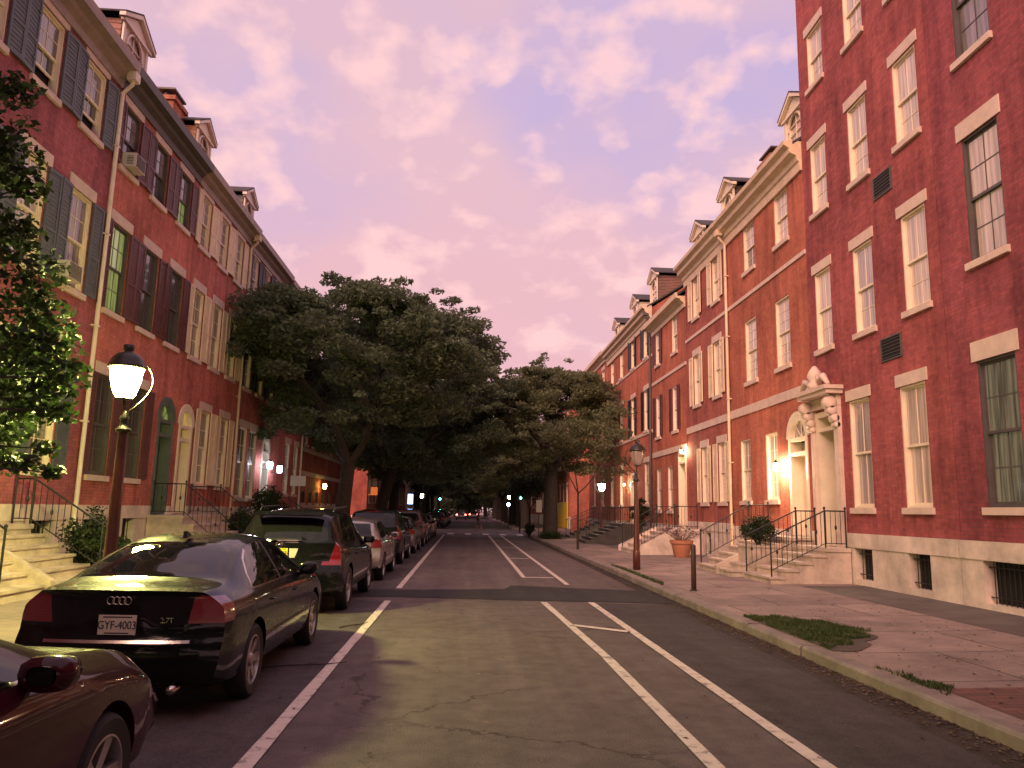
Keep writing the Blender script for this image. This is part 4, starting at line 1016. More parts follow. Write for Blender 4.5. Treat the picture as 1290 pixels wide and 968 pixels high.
HAT = dict(L=4.3, W=1.78, zbot=.25, wr=.32, wheels=(.78, 3.42), tumble=.68,
    w=[(0, .94), (.3, .98), (.9, 1), (3.3, 1), (3.9, .97), (4.3, .88)],
    belt=[(0, .98), (.5, .99), (1.4, .98), (3.0, .95), (3.7, .86), (4.1, .74), (4.3, .62)],
    top=[(0, 1.03), (.12, 1.18), (.3, 1.36), (.45, 1.43), (.8, 1.47), (1.5, 1.50), (2.0, 1.49), (2.4, 1.42), (3.0, 1.10), (3.2, 1.02), (3.8, .92), (4.15, .80), (4.3, .68)],
    rear=[(.2, .12), (.34, .03), (.5, 0), (.62, .02), (.66, .07), (.9, .08), (1.05, .08)], front=[(.2, .12), (.4, 0), (.6, .03), (.8, .16)],
    mirror=(2.72, .95), handles=((1.3, .84), (2.2, .83)), plate=.80,
    regions=[('side', polyplanes([(.45, 1.02), (.72, 1.30), (1.0, 1.37), (1.72, 1.40), (1.72, 1.01)], 'yz')+[((-1, 0, 0), -.42)], 1),
             ('side', polyplanes([(1.78, 1.01), (1.78, 1.40), (2.1, 1.39), (2.4, 1.28), (2.85, 1.0)], 'yz')+[((-1, 0, 0), -.42)], 1),
             ('rearglass', polyplanes([(-.62, 1.06), (-.54, 1.36), (.54, 1.36), (.62, 1.06)], 'xz')+[((0, 1, 0), .45)], 0),
             ('wind', polyplanes([(-.5, 2.38), (.5, 2.38), (.66, 3.02), (-.66, 3.02)], 'xy')+[((0, 0, -1), -1.0)], 0),
             ('tail', polyplanes([(.6, .80), (.62, 1.0), (1.2, 1.0), (1.2, .80)], 'xz')+[((0, 1, 0), .30)], 2),
             ('head', polyplanes([(.5, .60), (.5, .76), (1.0, .76), (1.0, .62)], 'xz')+[((0, -1, 0), -3.9)], 2),
             seam(1.75, .38, 1.0), seam(2.78, .38, .95), zband('trim', .25, .31, .1, 4.2, .5)])
C_BLK = carpaint('black_car_paint', (.007, .007, .008), .15, .3); C_BLK2 = carpaint('black_suv_paint', (.004, .004, .005), .0, .4)
C_MAR = carpaint('maroon_car_paint', (.040, .005, .010), .0, .4); C_SIL = carpaint('silver_car_paint', (.36, .31, .31), .7, .3); C_DKG = carpaint('dark_green_car_paint', (.014, .018, .018), .4, .25)
C_GRY = carpaint('grey_car_paint', (.16, .14, .145), .6, .3); C_RED = carpaint('dull_red_car_paint', (.11, .05, .05), .4, .3)
T_BLK = paint('plate_ink', (.02, .02, .05), .6, .1)
audi = make_car('sedan', SED, 'black saloon parked beside the lit lamp with pale plate GYF-4003 and four ring badge', C_BLK, plate=('GYF-4003', paint('plate_pale', (.62, .55, .46), .5, .06), T_BLK), wheel=dict(spokes=7, twin=True))
m = MB()
for k in range(4):
    cx = (k-1.5)*.047
    m.tube([(cx+.03*math.cos(t), .068, .955+.03*math.sin(t)) for t in np.linspace(0, 2*math.pi, 25)], .0048, 6, False)
m.build('ring_badge', M_CHROME, audi, True)
text('2.7T', .06, M_CHROME, audi, Matrix.Translation((.40, .088, .80)) @ Matrix.Rotation(R(90), 4, 'X'), 'model_badge', .003)
m = MB(); m.prism([(1.42, 1.405), (1.56, 1.425), (1.44, 1.475), (1.42, 1.475)], -.02, .02, 'x'); m.build('roof_antenna', M_TRIM, audi)
audi.location = (-2.80, 6.52, 0); audi.scale = (.965, 1, 1)
suv = make_car('suv', SUV, 'black sport utility vehicle with yellow plate parked ahead of the black saloon', C_BLK2, plate=('KX-7048', paint('plate_yellow', (.75, .58, .04), .5, .06), T_BLK), wheel=dict(spokes=6))
m = MB(); m.lathe([(.045, -.004), (.06, -.006), (.06, .006), (.045, .004)], (0, 0, 0), 24, 'x', False); m.box(-.001, .001, -.055, .055, -.012, .012); m.v = [(v[1]-.1, v[0]+.075, v[2]+1.12) for v in m.v]; m.build('round_badge', M_CHROME, suv, True)
m = MB(); m.box(-.26, .26, .028, .05, 1.205, 1.22); m.box(-.25, .0, .03, .045, 1.195, 1.205); m.build('rear_wiper', M_TRIM, suv)
for s in (-1, 1):
    m = MB(); m.tube([(s*.62, .75, 1.66), (s*.63, .85, 1.72), (s*.63, 2.1, 1.745), (s*.62, 2.3, 1.69)], .014, 8); m.build('roof_rail', M_TRIM, suv, True)
text('AWD', .05, M_CHROME, suv, Matrix.Translation((.45, .075, .98)) @ Matrix.Rotation(R(90), 4, 'X'), 'model_badge', .003) if False else None
m = MB(); m.prism([(.02, 1.60), (.30, 1.655), (.34, 1.63), (.06, 1.585)], -.56, .56, 'x'); m.build('roof_spoiler', C_BLK2, suv)
suv.location = (-2.93, 12.82, 0)
maroon = make_car('sedan', SED, 'dark maroon car in the near corner behind the black saloon', C_MAR, wheel=dict(spokes=5))
maroon.location = (-2.72, .52, 0)
silver = make_car('hatch', HAT, 'silver hatchback parked ahead of the black sport utility vehicle', C_SIL); silver.location = (-2.86, 18.55, 0)
dark = make_car('suv', SUV, 'dark green utility car parked third ahead of the black saloon', C_DKG); dark.location = (-2.9, 24.0, 0)
c5 = make_car('sedan', SED, 'grey saloon parked fourth ahead of the black saloon', C_GRY); c5.location = (-2.85, 29.8, 0)
c6 = make_car('suv', SUV, 'dull red utility car with pale roof parked fifth ahead of the black saloon', C_RED); c6.location = (-2.85, 35.6, 0)
far = [('far silver saloon last in the row before the junction', audi, 47.2, C_SIL), ('black saloon sixth ahead of the near black saloon', audi, 41.3, C_BLK),
       ('first dark hatchback parked beyond the junction', silver, 69, C_BLK), ('grey saloon parked second beyond the junction', c5, 75, C_GRY), ('dark utility car parked third beyond the junction', dark, 81, C_DKG),
       ('silver hatchback parked fourth beyond the junction', silver, 87, C_SIL), ('maroon saloon parked fifth beyond the junction', maroon, 93, C_MAR)]
fn = 0
for lb, src, y, pm in far:
    c = copy_tree(src) if src not in (audi,) else copy_tree(c5)
    c['label'] = lb; c.location = (-2.85, y, 0)
    for ch in c.children:
        if ch.type == 'MESH' and ch.name.startswith(('body', 'wing_mirror', 'door_handle')):
            me = ch.data.copy(); me.materials[0] = pm; ch.data = me
def far_car(lab, x, y):
    c = copy_tree(c5); c['label'] = lab; c['group'] = 'distant cars with lit tail lights'; c.location = (x, y, 0)
    for ch in c.children:
        if ch.name.startswith('tail_light'):
            me = ch.data.copy(); me.materials[0] = M_TAILLIT; ch.data = me
far_car('distant car with bright red tail lights in the middle of the road', -.9, 128); far_car('farthest car with lit tail lights on the right of its twin', 1.3, 142)

# ------------------------------------------------------------------ stoops and rails
def stoop(sd, label, y0, y1, dplat, top, n, tread, mat, railm=M_BLACK, rails=(0, 1), cheek=None, zg=.2, nose=.03, railh=.85, group='stone stoops with iron railings'):
    root = thing('stoop', label, 'steps', (sd.x(0), (y0+y1)/2, zg), group)
    m = MB(); rise = (top-zg)/(n+1)
    fbox(m, sd, .06, dplat, y0, y1, zg-.05, top-.09); fbox(m, sd, .06, dplat+nose, y0-.03, y1+.03, top-.09, top)
    m.build('landing', mat, root)
    m = MB()
    for k in range(n):
        z = top-rise*(k+1); d0, d1 = dplat+k*tread, dplat+(k+1)*tread
        fbox(m, sd, d0+.002, d1, y0+.01, y1-.01, zg-.05, z-.05); fbox(m, sd, d0+.002-0, d1+nose, y0-.02, y1+.02, z-.05, z)
    bv = m.build('steps', mat, root)
    dend = dplat+n*tread
    for side in rails:
        y = (y0+.07, y1-.07)[side]; r = MB()
        def H(d): return top if d <= dplat else top-(d-dplat)/tread*rise
        pts = [(.12, top+railh), (dplat, top+railh), (dend-.05, H(dend-.05)+railh+.02)]
        r.tube([(sd.x(d), y, z) for d, z in pts], .017, 8)
        r.tube([(sd.x(d), y, z-railh+.1) for d, z in pts], .011, 6)
        N = int(dend/.13)
        for k in range(1, N):
            d = .12+(dend-.2)*k/N; zz = H(d)
            r.tube([(sd.x(d), y, zz+.08), (sd.x(d), y, zz+railh+(0 if d < dplat else .01))], .0075, 5)
            if k % 4 == 2:      # ornamental knuckle
                r.lathe([(0, -.07), (.026, -.03), (.03, 0), (.026, .03), (0, .07)], (sd.x(d), y, zz+railh*.55), 8)
        for d in (.12, dplat, dend-.05): r.tube([(sd.x(d), y, H(d)-.02 if d < dend-.1 else zg-.02), (sd.x(d), y, H(d)+railh+.05)], .019, 8); r.lathe([(0, 0), (.03, .02), (.03, .05), (0, .075)], (sd.x(d), y, H(d)+railh+.03), 8)
        r.build('railing', railm, root)
    if cheek:
        for y in cheek:
            c = MB(); c.prism([(sd.x(dplat), top+.02), (sd.x(dend+.1), zg+rise+.05), (sd.x(dend+.1), zg-.03), (sd.x(dplat), zg-.03)], y-.07, y+.07, 'y')
            c.build('side_wall', mat, root)
    return root
stoop(RT, 'pale marble stoop with black rail under the carved stone doorway', 17.62, 19.35, .62, 1.05, 4, .34, M_STEP, rails=(0, 1))
stoop(RT, 'pale marble stoop leading up to the arched cream doorway', 19.6, 22.4, .7, 1.22, 5, .3, M_STEP, rails=(1,), cheek=(20.6,))
stoop(RT, 'light stone stoop with sloping side wall behind the terracotta flower pot', 29.3, 32.3, 1.0, 1.2, 5, .3, M_STONE, rails=(0, 1), cheek=(29.25, 32.35))
stoop(RT, 'dark stone stoop behind the unlit street lamp', 38.8, 41.9, 1.2, 1.2, 6, .3, M_DSTEP, rails=(0, 1))
stoop(RT, 'dark stone stoop near the street tree on the right', 46.0, 48.4, 1.0, 1.2, 6, .3, M_DSTEP, rails=(0, 1))
stoop(LT, 'pale marble steps at the left edge lit yellow by the street lamp', 12.0, 15.25, .45, 1.3, 5, .28, M_STEP, rails=(0, 1), cheek=(13.3,), zg=.22)
stoop(LT, 'stone stoop up to the two arched doorways behind the lit lamp', 21.5, 24.6, 1.0, 1.42, 4, .3, M_STEP, rails=(0, 1), zg=.22)
stoop(LT, 'stoop hidden behind shrubs below the twin white porch lamps', 32.2, 34.3, .9, 1.2, 4, .3, M_STONE, rails=(0, 1), zg=.22)
g = MB(); g.box(7.3, 8.1, 19.55, 20.5, .18, .95); g.box(7.27, 8.13, 19.52, 20.53, .95, 1.0); tag(g.build('stone_pedestal', M_STEP), 'pale stone block carrying a clipped bush between the two marble stoops', 'pedestal')

# ------------------------------------------------------------------ street lamps
M_POST = paint('maroon_lamp_post', (.085, .022, .020), .35, .25, scale=2); M_BRONZE = paint('lamp_bronze', (.025, .018, .014), .4, .3)
def lampglass():
    m, nt, b = nmat('unlit_lamp_glass'); b.inputs['Base Color'].default_value = (.45, .36, .34, 1); b.inputs['Roughness'].default_value = .25; b.inputs['Alpha'].default_value = .55; return m
M_LG = lampglass()
def street_lamp(label, x, y, zg=.16, h=3.82, lit=None, group='colonial style street lamps', s=1.):
    root = thing('street_lamp', label, 'street lamp', (x, y, zg), group)
    H = h-zg; hp = H-1.10
    m = MB(); m.lathe([(.105, 0), (.105, .5), (.095, .52), (.09, .56), (.078, 1.2), (.062, hp-.12), (.06, hp-.1)], (x, y, zg), 20); m.build('post', M_POST, root, True); 
    z = zg+hp-.1
    m = MB(); m.lathe([(.06, 0), (.10, .02), (.10, .05), (.06, .08), (.045, .16), (.07, .2), (.03, .26), (.02, .30)], (x, y, z), 16)
    m.build('collar', M_BRONZE, root, True)
    # one curved ladder-rest arm swings out on the road side, a stem carries the lantern
    sg = 1 if x < 0 else -1
    m = MB(); pts = [(x+sg*.03, y, z+.22)]
    for t in np.linspace(0, 1, 14):
        pts.append((x+sg*(.06+.27*math.sin(t*math.pi*.78)**.9), y, z+.30+t*.62))
    m.tube(pts, .013, 8); m.build('arm', M_BRONZE, root, True)
    m = MB(); m.tube([(x, y, z+.2), (x-sg*.03, y, z+.48)], .022, 8); m.build('stem', M_BRONZE, root, True)
    x -= sg*.04
    zl = z+.47
    prof = [(.05, -.01), (.095, .0), (.135, .05), (.165, .13), (.19, .24), (.208, .36), (.21, .40)]
    m = MB(); m.lathe(prof, (x, y, zl), 24)
    g = m.build('lantern_glass', lit or M_LG, root, True)
    m = MB(); m.lathe([(.235, 0), (.245, .02), (.225, .05), (.20, .12), (.145, .19), (.07, .22), (.055, .24), (.07, .255), (.07, .32), (.02, .335), (0, .34)], (x, y, zl+.405), 24); m.build('lantern_cap', M_BRONZE, root, True)
    m = MB()
    for k in range(4):
        a = math.pi/4+k*math.pi/2; m.tube([(x+(r+.008)*math.cos(a), y+(r+.008)*math.sin(a), zl+q) for r, q in prof[1:]], .007, 5)
    m.lathe([(.105, -.02), (.11, -.005), (.09, .004), (.03, -.03), (0, -.05)], (x, y, zl), 16); m.build('lantern_frame', M_BRONZE, root, True)
    return root
M_LAMPY = emit('street_lamp_light', (1., .95, .27), 900)
street_lamp('lit street lamp glowing yellow green beside the black saloon', -4.62, 10.45, h=3.86, lit=M_LAMPY)
street_lamp('unlit street lamp on a maroon post at the kerb', 4.9, 22.1, h=3.86)
M_LAMPW = emit('white_lamp_light', (.95, 1., .62), 30)
street_lamp('small lit street lamp among the trees on the right pavement', 7.7, 44.0, h=3.7, lit=M_LAMPW)
street_lamp('distant lit street lamp on the right beyond the junction', 5.0, 92, h=3.8, lit=M_LAMPW)
street_lamp('distant lit street lamp on the left beyond the junction', -4.9, 84, h=3.6, lit=M_LAMPW)
def wall_lamp(parent, p, mat, r=.07, sd=RT):
    m = MB(); m.lathe([(0, -r*1.3), (r*.7, -r*1.1), (r, 0), (r*.8, r*1.2), (0, r*1.3)], p, 14); b = MB()
    b.tube([(sd.x(.01), p[1], p[2]-.1), (sd.x(.1), p[1], p[2]-.16), (p[0], p[1], p[2]-r*1.3)], .012, 6); b.lathe([(r*.85, 0), (r*1.15, .01), (.02, .09), (0, .12)], (p[0], p[1], p[2]+r*1.25), 12)
    h = b.build('wall_lamp', M_BRONZE, parent, True); m.build('bulb', mat, h, True)
wall_lamp(R3, (8.72, 21.25, 3.12), emit('porch_light_warm', (1., .72, .42), 650), .085)
wall_lamp(R5, (8.75, 31.0, 4.3), emit('porch_light_cool', (1., .72, .42), 420), .05)
wall_lamp(L4, (-8.25, 32.45, 3.38), emit('porch_light_blue', (.8, .88, 1.), 48), .12, LT); wall_lamp(L4, (-8.25, 34.15, 3.3), MC['porch_light_blue'], .12, LT)
wall_lamp(L6, (-8.35, 45.6, 2.9), emit('porch_light_yellow', (1., .72, .15), 40), .12, LT)
wall_lamp(R6, (8.7, 42.3, 3.3), MC['porch_light_warm'], .04)

# ------------------------------------------------------------------ posts, signs, signals
def bollard():
    r = thing('bollard', 'short dark brown post at the kerb of the right pavement', 'post', (4.86, 16.4, .15))
    m = MB(); m.lathe([(.055, 0), (.055, .93), (.045, .96), (0, .975)], (4.86, 16.4, .15), 14); m.build('post', paint('rusty_post', (.07, .035, .028), .6, .3), r, True)
    m = MB(); m.lathe([(.085, 0), (.085, .02), (.06, .03)], (4.86, 16.4, .15), 14); m.build('base_plate', M_BRONZE, r, True)
bollard()
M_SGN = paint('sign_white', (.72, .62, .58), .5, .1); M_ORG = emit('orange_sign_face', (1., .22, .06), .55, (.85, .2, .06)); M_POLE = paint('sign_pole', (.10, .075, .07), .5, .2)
def sign(label, x, y, zc, w, h, mat, hp=None, name='street_sign', txt=None, cat='sign', group=None):
    r = thing(name, label, cat, (x, y, .15), group)
    m = MB(); m.tube([(x, y+.03, .15), (x, y+.03, hp or zc+h/2+.05)], .03, 8); m.build('pole', M_POLE, r, True)
    m = MB(); m.box(x-w/2, x+w/2, y-.02, y-.005, zc-h/2, zc+h/2); f = m.build('sign_face', mat, r)
    if txt: text(txt, h*.5, T_BLK, f, Matrix.Translation((x, y-.023, zc)) @ Matrix.Rotation(R(90), 4, 'X'), depth=.001, sx=.8)
    return r
sign('small white sign on a thin pole before the low brick building', -8.3, 38.2, 2.95, .75, .5, M_SGN)
sign('orange sign on a thin pole left of the forked tree trunk', -9.2, 59.0, 3.05, .55, .8, M_ORG, group=None)
s_ = sign('orange sign with a white strip above it by the second trunk', -7.05, 58.0, 2.95, .7, .6, M_ORG, 4.3)
m = MB(); m.box(-7.4, -7.2, 57.97, 57.99, 2.7, 4.2); m.box(-7.1, -6.75, 57.97, 57.99, 3.3, 4.2); m.build('banner', M_SGN, s_)
s2 = sign('white sign pair on a pole beyond the second trunk', -5.6, 58.2, 2.6, .6, .6, M_SGN, 3.6); m = MB(); m.box(-5.85, -5.5, 58.17, 58.19, 2.95, 3.7); m.build('sign_face', M_SGN, s2)
sign('white parking sign beside the thick tree trunk on the right', 4.45, 47.5, 2.05, .35, .75, M_SGN)
def signal(label, x, y, zc, col, right=True):
    r = thing('traffic_light', label, 'traffic light', (x, y, .15), 'traffic lights')
    m = MB(); m.tube([(x, y, .1), (x, y, zc+.9)], [.07, .05], 10); m.build('pole', M_BRONZE, r, True)
    m = MB(); m.box(x-.15, x+.15, y-.28, y-.08, zc-.2, zc+.8)
    for k in range(3): 
        m.prism([(x-.12, zc+k*.3+.1), (x+.12, zc+k*.3+.1), (x+.10, zc+k*.3+.13), (x-.10, zc+k*.3+.13)], y-.42, y-.28, 'y')
    hs = m.build('signal_head', M_BRONZE, r)
    for k, c in enumerate((col, None, None)):
        m = MB(); m.lathe([(.10, -.01), (.10, .01)], (0, 0, 0), 18, 'x'); m.v = [(x+v[1], y-.29+v[0], zc+k*.3+v[2]) for v in m.v]; m.build('lens', c or M_VOID, hs)
M_GRN = emit('green_signal_light', (.08, 1., .62), 45)
signal('traffic light showing green at the right of the junction', 4.05, 58.6, 2.72, M_GRN)
signal('traffic light showing green farther up the left side', -3.35, 96, 2.95, emit('green_signal_far', (.05, 1., .75), 110))
bs = sign('glowing blue white sign above the parked cars on the left', -4.4, 60.3, 2.45, .38, .75, emit('blue_lit_sign', (.25, .45, 1.), 9), 2.9)
m = MB(); 
hs = thing('globe_lamp', 'cool white globe lamp on a short pole right of the junction', 'lamp', (3.6, 66.9, .15)); m.tube([(3.6, 66.9, .15), (3.6, 66.9, 2.1)], .04, 8); m.build('pole', M_BRONZE, hs, True)
m = MB(); m.lathe([(0, -.14), (.1, -.1), (.14, 0), (.1, .1), (0, .14)], (3.6, 66.9, 2.25), 14); m.build('globe', emit('cool_globe', (.7, .9, 1.), 22), hs, True)

# ------------------------------------------------------------------ plants
F_DARK = foliage('locust_leaves', [(.065, .082, .048), (.105, .130, .078), (.15, .180, .110), (.21, .235, .15)], .45)
F_DARK2 = foliage('plane_leaves', [(.085, .098, .048), (.13, .145, .072), (.18, .185, .10), (.25, .235, .13)], .45)
F_GRN = foliage('maple_leaves', [(.014, .024, .008), (.026, .044, .014), (.042, .062, .020)], .3)
F_BUSH = foliage('box_leaves', [(.014, .026, .010), (.028, .045, .018), (.05, .07, .03)], .15)
F_GRASS = foliage('grass_blades', [(.03, .055, .015), (.055, .085, .025), (.10, .11, .045)], .2)
def leaves_mesh(name, centres, radii, counts, size, flat, mat, seed=0, aspect=.5, hor=.35):
    rg = np.random.default_rng(seed); V = []
    for c, r, n in zip(centres, radii, counts):
        n = int(n); d = rg.normal(size=(n, 3)); d /= np.linalg.norm(d, axis=1)[:, None]
        rad = rg.random(n)**.45
        p = np.array(c)+d*rad[:, None]*np.array([r, r, r*flat])
        ax = rg.normal(size=(n, 3)); ax[:, 2] *= (1-hor); ax /= np.linalg.norm(ax, axis=1)[:, None]
        nr = rg.normal(size=(n, 3))*(1-hor)+np.array([0, 0, 1.])*hor; bx = np.cross(nr, ax); bx /= np.linalg.norm(bx, axis=1)[:, None]
        s = size*(.6+.8*rg.random(n))[:, None]; a = ax*s*.5; b = bx*s*.5*aspect
        nz = np.cross(ax, bx)*s*.12
        V.append(np.stack([p-a, p-b*.9+nz, p+a, p+b*.9+nz], 1))
    V = np.concatenate(V).reshape(-1, 3); nf = len(V)//4
    me = bpy.data.meshes.new(name); me.vertices.add(len(V)); me.vertices.foreach_set('co', V.ravel())
    me.loops.add(len(V)); me.loops.foreach_set('vertex_index', np.arange(len(V), dtype=np.int32))
    me.polygons.add(nf); me.polygons.foreach_set('loop_start', np.arange(0, len(V), 4, dtype=np.int32)); me.polygons.foreach_set('loop_total', np.full(nf, 4, dtype=np.int32))
    me.update(); me.validate(); me.materials.append(mat); return me
def tree(label, x, y, H, Rc, tr, fork, seed, mat=F_DARK, per=150, pads=150, zb=3.2, lean=(0, 0), size=.17, flat=.42, group='street trees', padr=.85, forks=3, name='street_tree', cx=0, cy=0):
    rd = random.Random(seed); root = thing(name, label, 'tree', (x, y, .15), group, local=True)
    m = MB(); m.tube([(0, 0, -.2), (0, 0, .1), (lean[0]*.3, lean[1]*.3, fork*.5), (lean[0], lean[1], fork)], [tr*1.5, tr*1.12, tr*.95, tr*.9], 12)
    tips = []
    def grow(p, d, r, l, dep):
        q = p; pts = [p]; rs = [r]
        for k in range(3):
            d = (d+Vector((rd.uniform(-.22, .22), rd.uniform(-.22, .22), rd.uniform(-.08, .12)))).normalized(); q = q+d*l/3; pts.append(q); rs.append(r*(1-.14*(k+1)))
        m.tube(pts, rs, 7 if dep < 2 else 5, False)
        if dep >= 4 or r < .018: tips.append(q); return
        if dep >= 2: tips.append(pts[2]+Vector((rd.uniform(-.4, .4), rd.uniform(-.4, .4), .3)))
        for k in range(3 if dep < 2 and rd.random() < .6 else 2):
            a = rd.uniform(0, 2*math.pi); s = rd.uniform(.45, .8)
            nd_ = (d+Vector((math.cos(a)*s, math.sin(a)*s, rd.uniform(-.1, .25)))).normalized(); grow(q, nd_, r*.62, l*.82, dep+1)
    top = Vector((lean[0], lean[1], fork))
    for k in range(forks):
        a = 2*math.pi*k/forks+rd.uniform(-.4, .4); grow(top, Vector((math.cos(a)*.75, math.sin(a)*.75, rd.uniform(.6, 1.1))).normalized(), tr*.62, (H-fork)*.30, 0)
    m.build('trunk', M_BRN, root, True, recalc=False)
    C = np.array([(t.x, t.y, t.z) for t in tips])
    # fit branch tips and extra pads into an uneven crown envelope
    cz = (H+zb)/2; hz = (H-zb)/2
    cs = []
    for t in C:
        v = (t-np.array([cx, cy, cz]))/np.array([Rc, Rc, hz]); l = np.linalg.norm(v); 
        if l > 1: v = v/l*rd.uniform(.8, .98)
        cs.append(v*np.array([Rc, Rc, hz])+np.array([cx, cy, cz]))
    while len(cs) < pads:
        v = np.array([rd.gauss(0, 1) for _ in range(3)]); v /= np.linalg.norm(v)
        rr = rd.uniform(.55, 1.0); n_ = 1+.16*math.sin(v[0]*5+seed)+.14*math.sin(v[1]*6+seed*2)+.1*math.sin(v[2]*9+seed)
        v = v*rr*n_*.93; v[2] = v[2] if v[2] > -.75 else -.75
        cs.append(v*np.array([Rc, Rc, hz])+np.array([cx, cy, cz]))
    cs = [c for c in cs if math.sin(c[0]*1.15+seed)*math.sin(c[1]*1.3+seed*.7)*math.sin(c[2]*1.6+1) < .42]
    rr = [padr*rd.uniform(.6, 1.2) for _ in cs]
    if pads > 150:      # feathery tufts standing out of the crown
        for _ in range(int(pads*.42)):
            v = np.array([rd.gauss(0, 1), rd.gauss(0, 1), abs(rd.gauss(0, .9))-.25]); v /= np.linalg.norm(v); v = v*rd.uniform(.95, 1.13)
            cs.append(v*np.array([Rc, Rc, hz])+np.array([cx, cy, cz])); rr.append(padr*rd.uniform(.28, .5))
    me = leaves_mesh('crown', cs, rr, [per*(r/padr)**2 for r in rr], size, flat, mat, seed)
    o = bpy.data.objects.new('crown', me); link(o, root)
    return root
t1 = tree('big dark tree with a forked trunk beside the black utility vehicle', -4.95, 31, 10.6, 5.6, .30, 3.3, 3, pads=300, per=430, zb=3.7, lean=(.15, .1), cx=.15, size=.19, padr=.9)
t2 = tree('second big dark tree with a leaning trunk on the left pavement', -5.0, 44, 11.8, 6.5, .36, 3.6, 11, pads=320, per=430, zb=3.0, lean=(.6, .2), cx=1.1, size=.22, padr=1.05)
t3 = tree('thick trunked tree at the end of the right pavement', 5.0, 46, 10.6, 4.3, .42, 4.0, 23, mat=F_DARK2, pads=260, per=380, zb=2.6, size=.18, padr=.85, cx=-.2)
t4 = tree('young thin tree in a small pit near the kerb behind the unlit lamp', 4.85, 33.5, 6.9, 2.2, .05, 2.4, 31, mat=F_DARK2, pads=60, per=110, zb=2.5, size=.15, padr=.6, forks=3, cx=.8)
def put(src, lab, x, y, rz, s):
    c = copy_tree(src); c['label'] = lab; c.location = (x, y, .15); c.rotation_euler = (0, 0, rz); c.scale = (s, s, s*random.uniform(.92, 1.05)); return c
orden = ['first', 'second', 'third', 'fourth', 'fifth', 'sixth', 'seventh', 'eighth', 'ninth']
for k, y in enumerate((53.5, 69, 79, 90, 102, 116, 132, 150)):
    put((t2, t1)[k % 2], f'{orden[k]} tree from the junction in the dark left hand row of street trees', -5.1, y, 1.1+k*1.7, 1.0)
for k, y in enumerate((70, 78, 88, 99, 112, 127, 145)):
    put((t3, t1, t3)[k % 3], f'{orden[k]} tree beyond the junction in the right hand row of street trees', 5.3, y, .6+k*2.1, 1.02)
put(t2, 'street tree behind the camera on the left side', -5, -9, .3, 1.0); put(t1, 'street tree behind the camera on the right side', 5.2, -12, 1.3, 1.0)
t5 = tree('low spreading far tree filling the end of the street', .5, 165, 15, 10, .5, 3, 77, pads=300, per=200, zb=.3, size=.5, padr=1.9)
put(t5, 'broad far tree behind the left row at the end of the street', -9, 150, 1.4, 1.1); put(t5, 'broad far tree behind the right row at the end of the street', 10, 152, 3.4, 1.1)
wd = random.Random(41); wc = [(wd.uniform(-60, 60), wd.uniform(212, 226), wd.uniform(0, 9)) for _ in range(260)]
me_ = leaves_mesh('distant_wood', wc, [3.2]*260, [170]*260, 1.0, .8, F_DARK, 19); tag(link(bpy.data.objects.new('distant_wood', me_)), 'dark mass of far trees closing the end of the street', 'trees', kind='stuff')
put(t2, 'far tree closing the end of the street, left one', -2.5, 175, .4, 1.3); put(t2, 'far tree closing the end of the street, right one', 4.5, 182, 2.4, 1.3)
put(t1, 'far tree closing the end of the street, middle one', 1.0, 200, 3.4, 1.5)
tree('small dark round tree at the corner of the right pavement', 4.3, 52.5, 4.4, 1.5, .07, 1.7, 51, mat=F_BUSH, pads=60, per=120, zb=1.7, size=.15, padr=.55, flat=.8, name='small_tree')
# near tree whose branches reach in from the left: pads sit on real limbs 7 to 10 m away
def near_tree():
    root = thing('street_tree', 'leafy near tree reaching in from the left edge, low leaves lit by the lamp', 'tree', (-5.6, 7.6, .15), 'street trees', local=True)
    cl = [(-4.72, 8.6, 3.45, .30), (-4.55, 8.6, 3.1, .26), (-4.5, 8.6, 2.72, .24), (-4.85, 8.6, 3.85, .22), (-5.1, 8.7, 4.3, .36), (-5.25, 8.6, 4.75, .2), (-5.18, 8.6, 5.3, .22), (-5.45, 8.6, 5.6, .34), (-5.42, 8.6, 6.5, .2),
          (-4.72, 8.5, 2.12, .16), (-4.45, 8.5, 2.04, .13), (-4.98, 8.5, 2.12, .2), (-4.6, 8.6, 2.3, .14), (-4.98, 8.6, 3.3, .42), (-5.1, 8.9, 2.75, .42), (-4.8, 8.6, 2.85, .3), (-5.3, 9.2, 3.8, .45), (-5.5, 9.2, 3.1, .5), (-5.4, 8.9, 2.3, .34), (-5.2, 8.5, 1.85, .2),
          (-5.75, 9.1, 4.9, .4), (-5.9, 8.4, 6.1, .6), (-6.2, 8, 5.2, .8), (-6.3, 7.2, 4.2, .9), (-6, 6.6, 5.5, .8), (-5.7, 9.6, 2.6, .4)]
    m = MB(); ox, oy, oz = -5.6, 7.6, .15
    m.tube([(0, 0, -.2), (0, 0, .2), (.03, .02, 1.6), (-.02, .1, 2.6), (0, .2, 4), (-.2, .2, 6)], [.2, .15, .12, .11, .08, .03], 10)
    for (x, y, z, r) in cl:
        a = Vector((0, .12, min(z-.15, 1.4+(z-1.5)*.75))); b = Vector((x-ox, y-oy, z-oz)); mid = (a+b)/2+Vector((0, 0, .08)); m.tube([a, mid, b], [.028, .016, .006], 6, False)
    m.build('trunk', M_BRN, root, True, recalc=False)
    me = leaves_mesh('crown', [(x-ox, y-oy, z-oz) for x, y, z, r in cl], [r*(1.3 if z > 2.9 else 1.0) for x, y, z, r in cl], [(2600*r*r+50)*(1 if z > 2.9 else .6) for x, y, z, r in cl], .10, .75, F_GRN, 5, .62, .35)
    link(bpy.data.objects.new('crown', me), root)
    root.location = (ox, oy, oz)
near_tree()
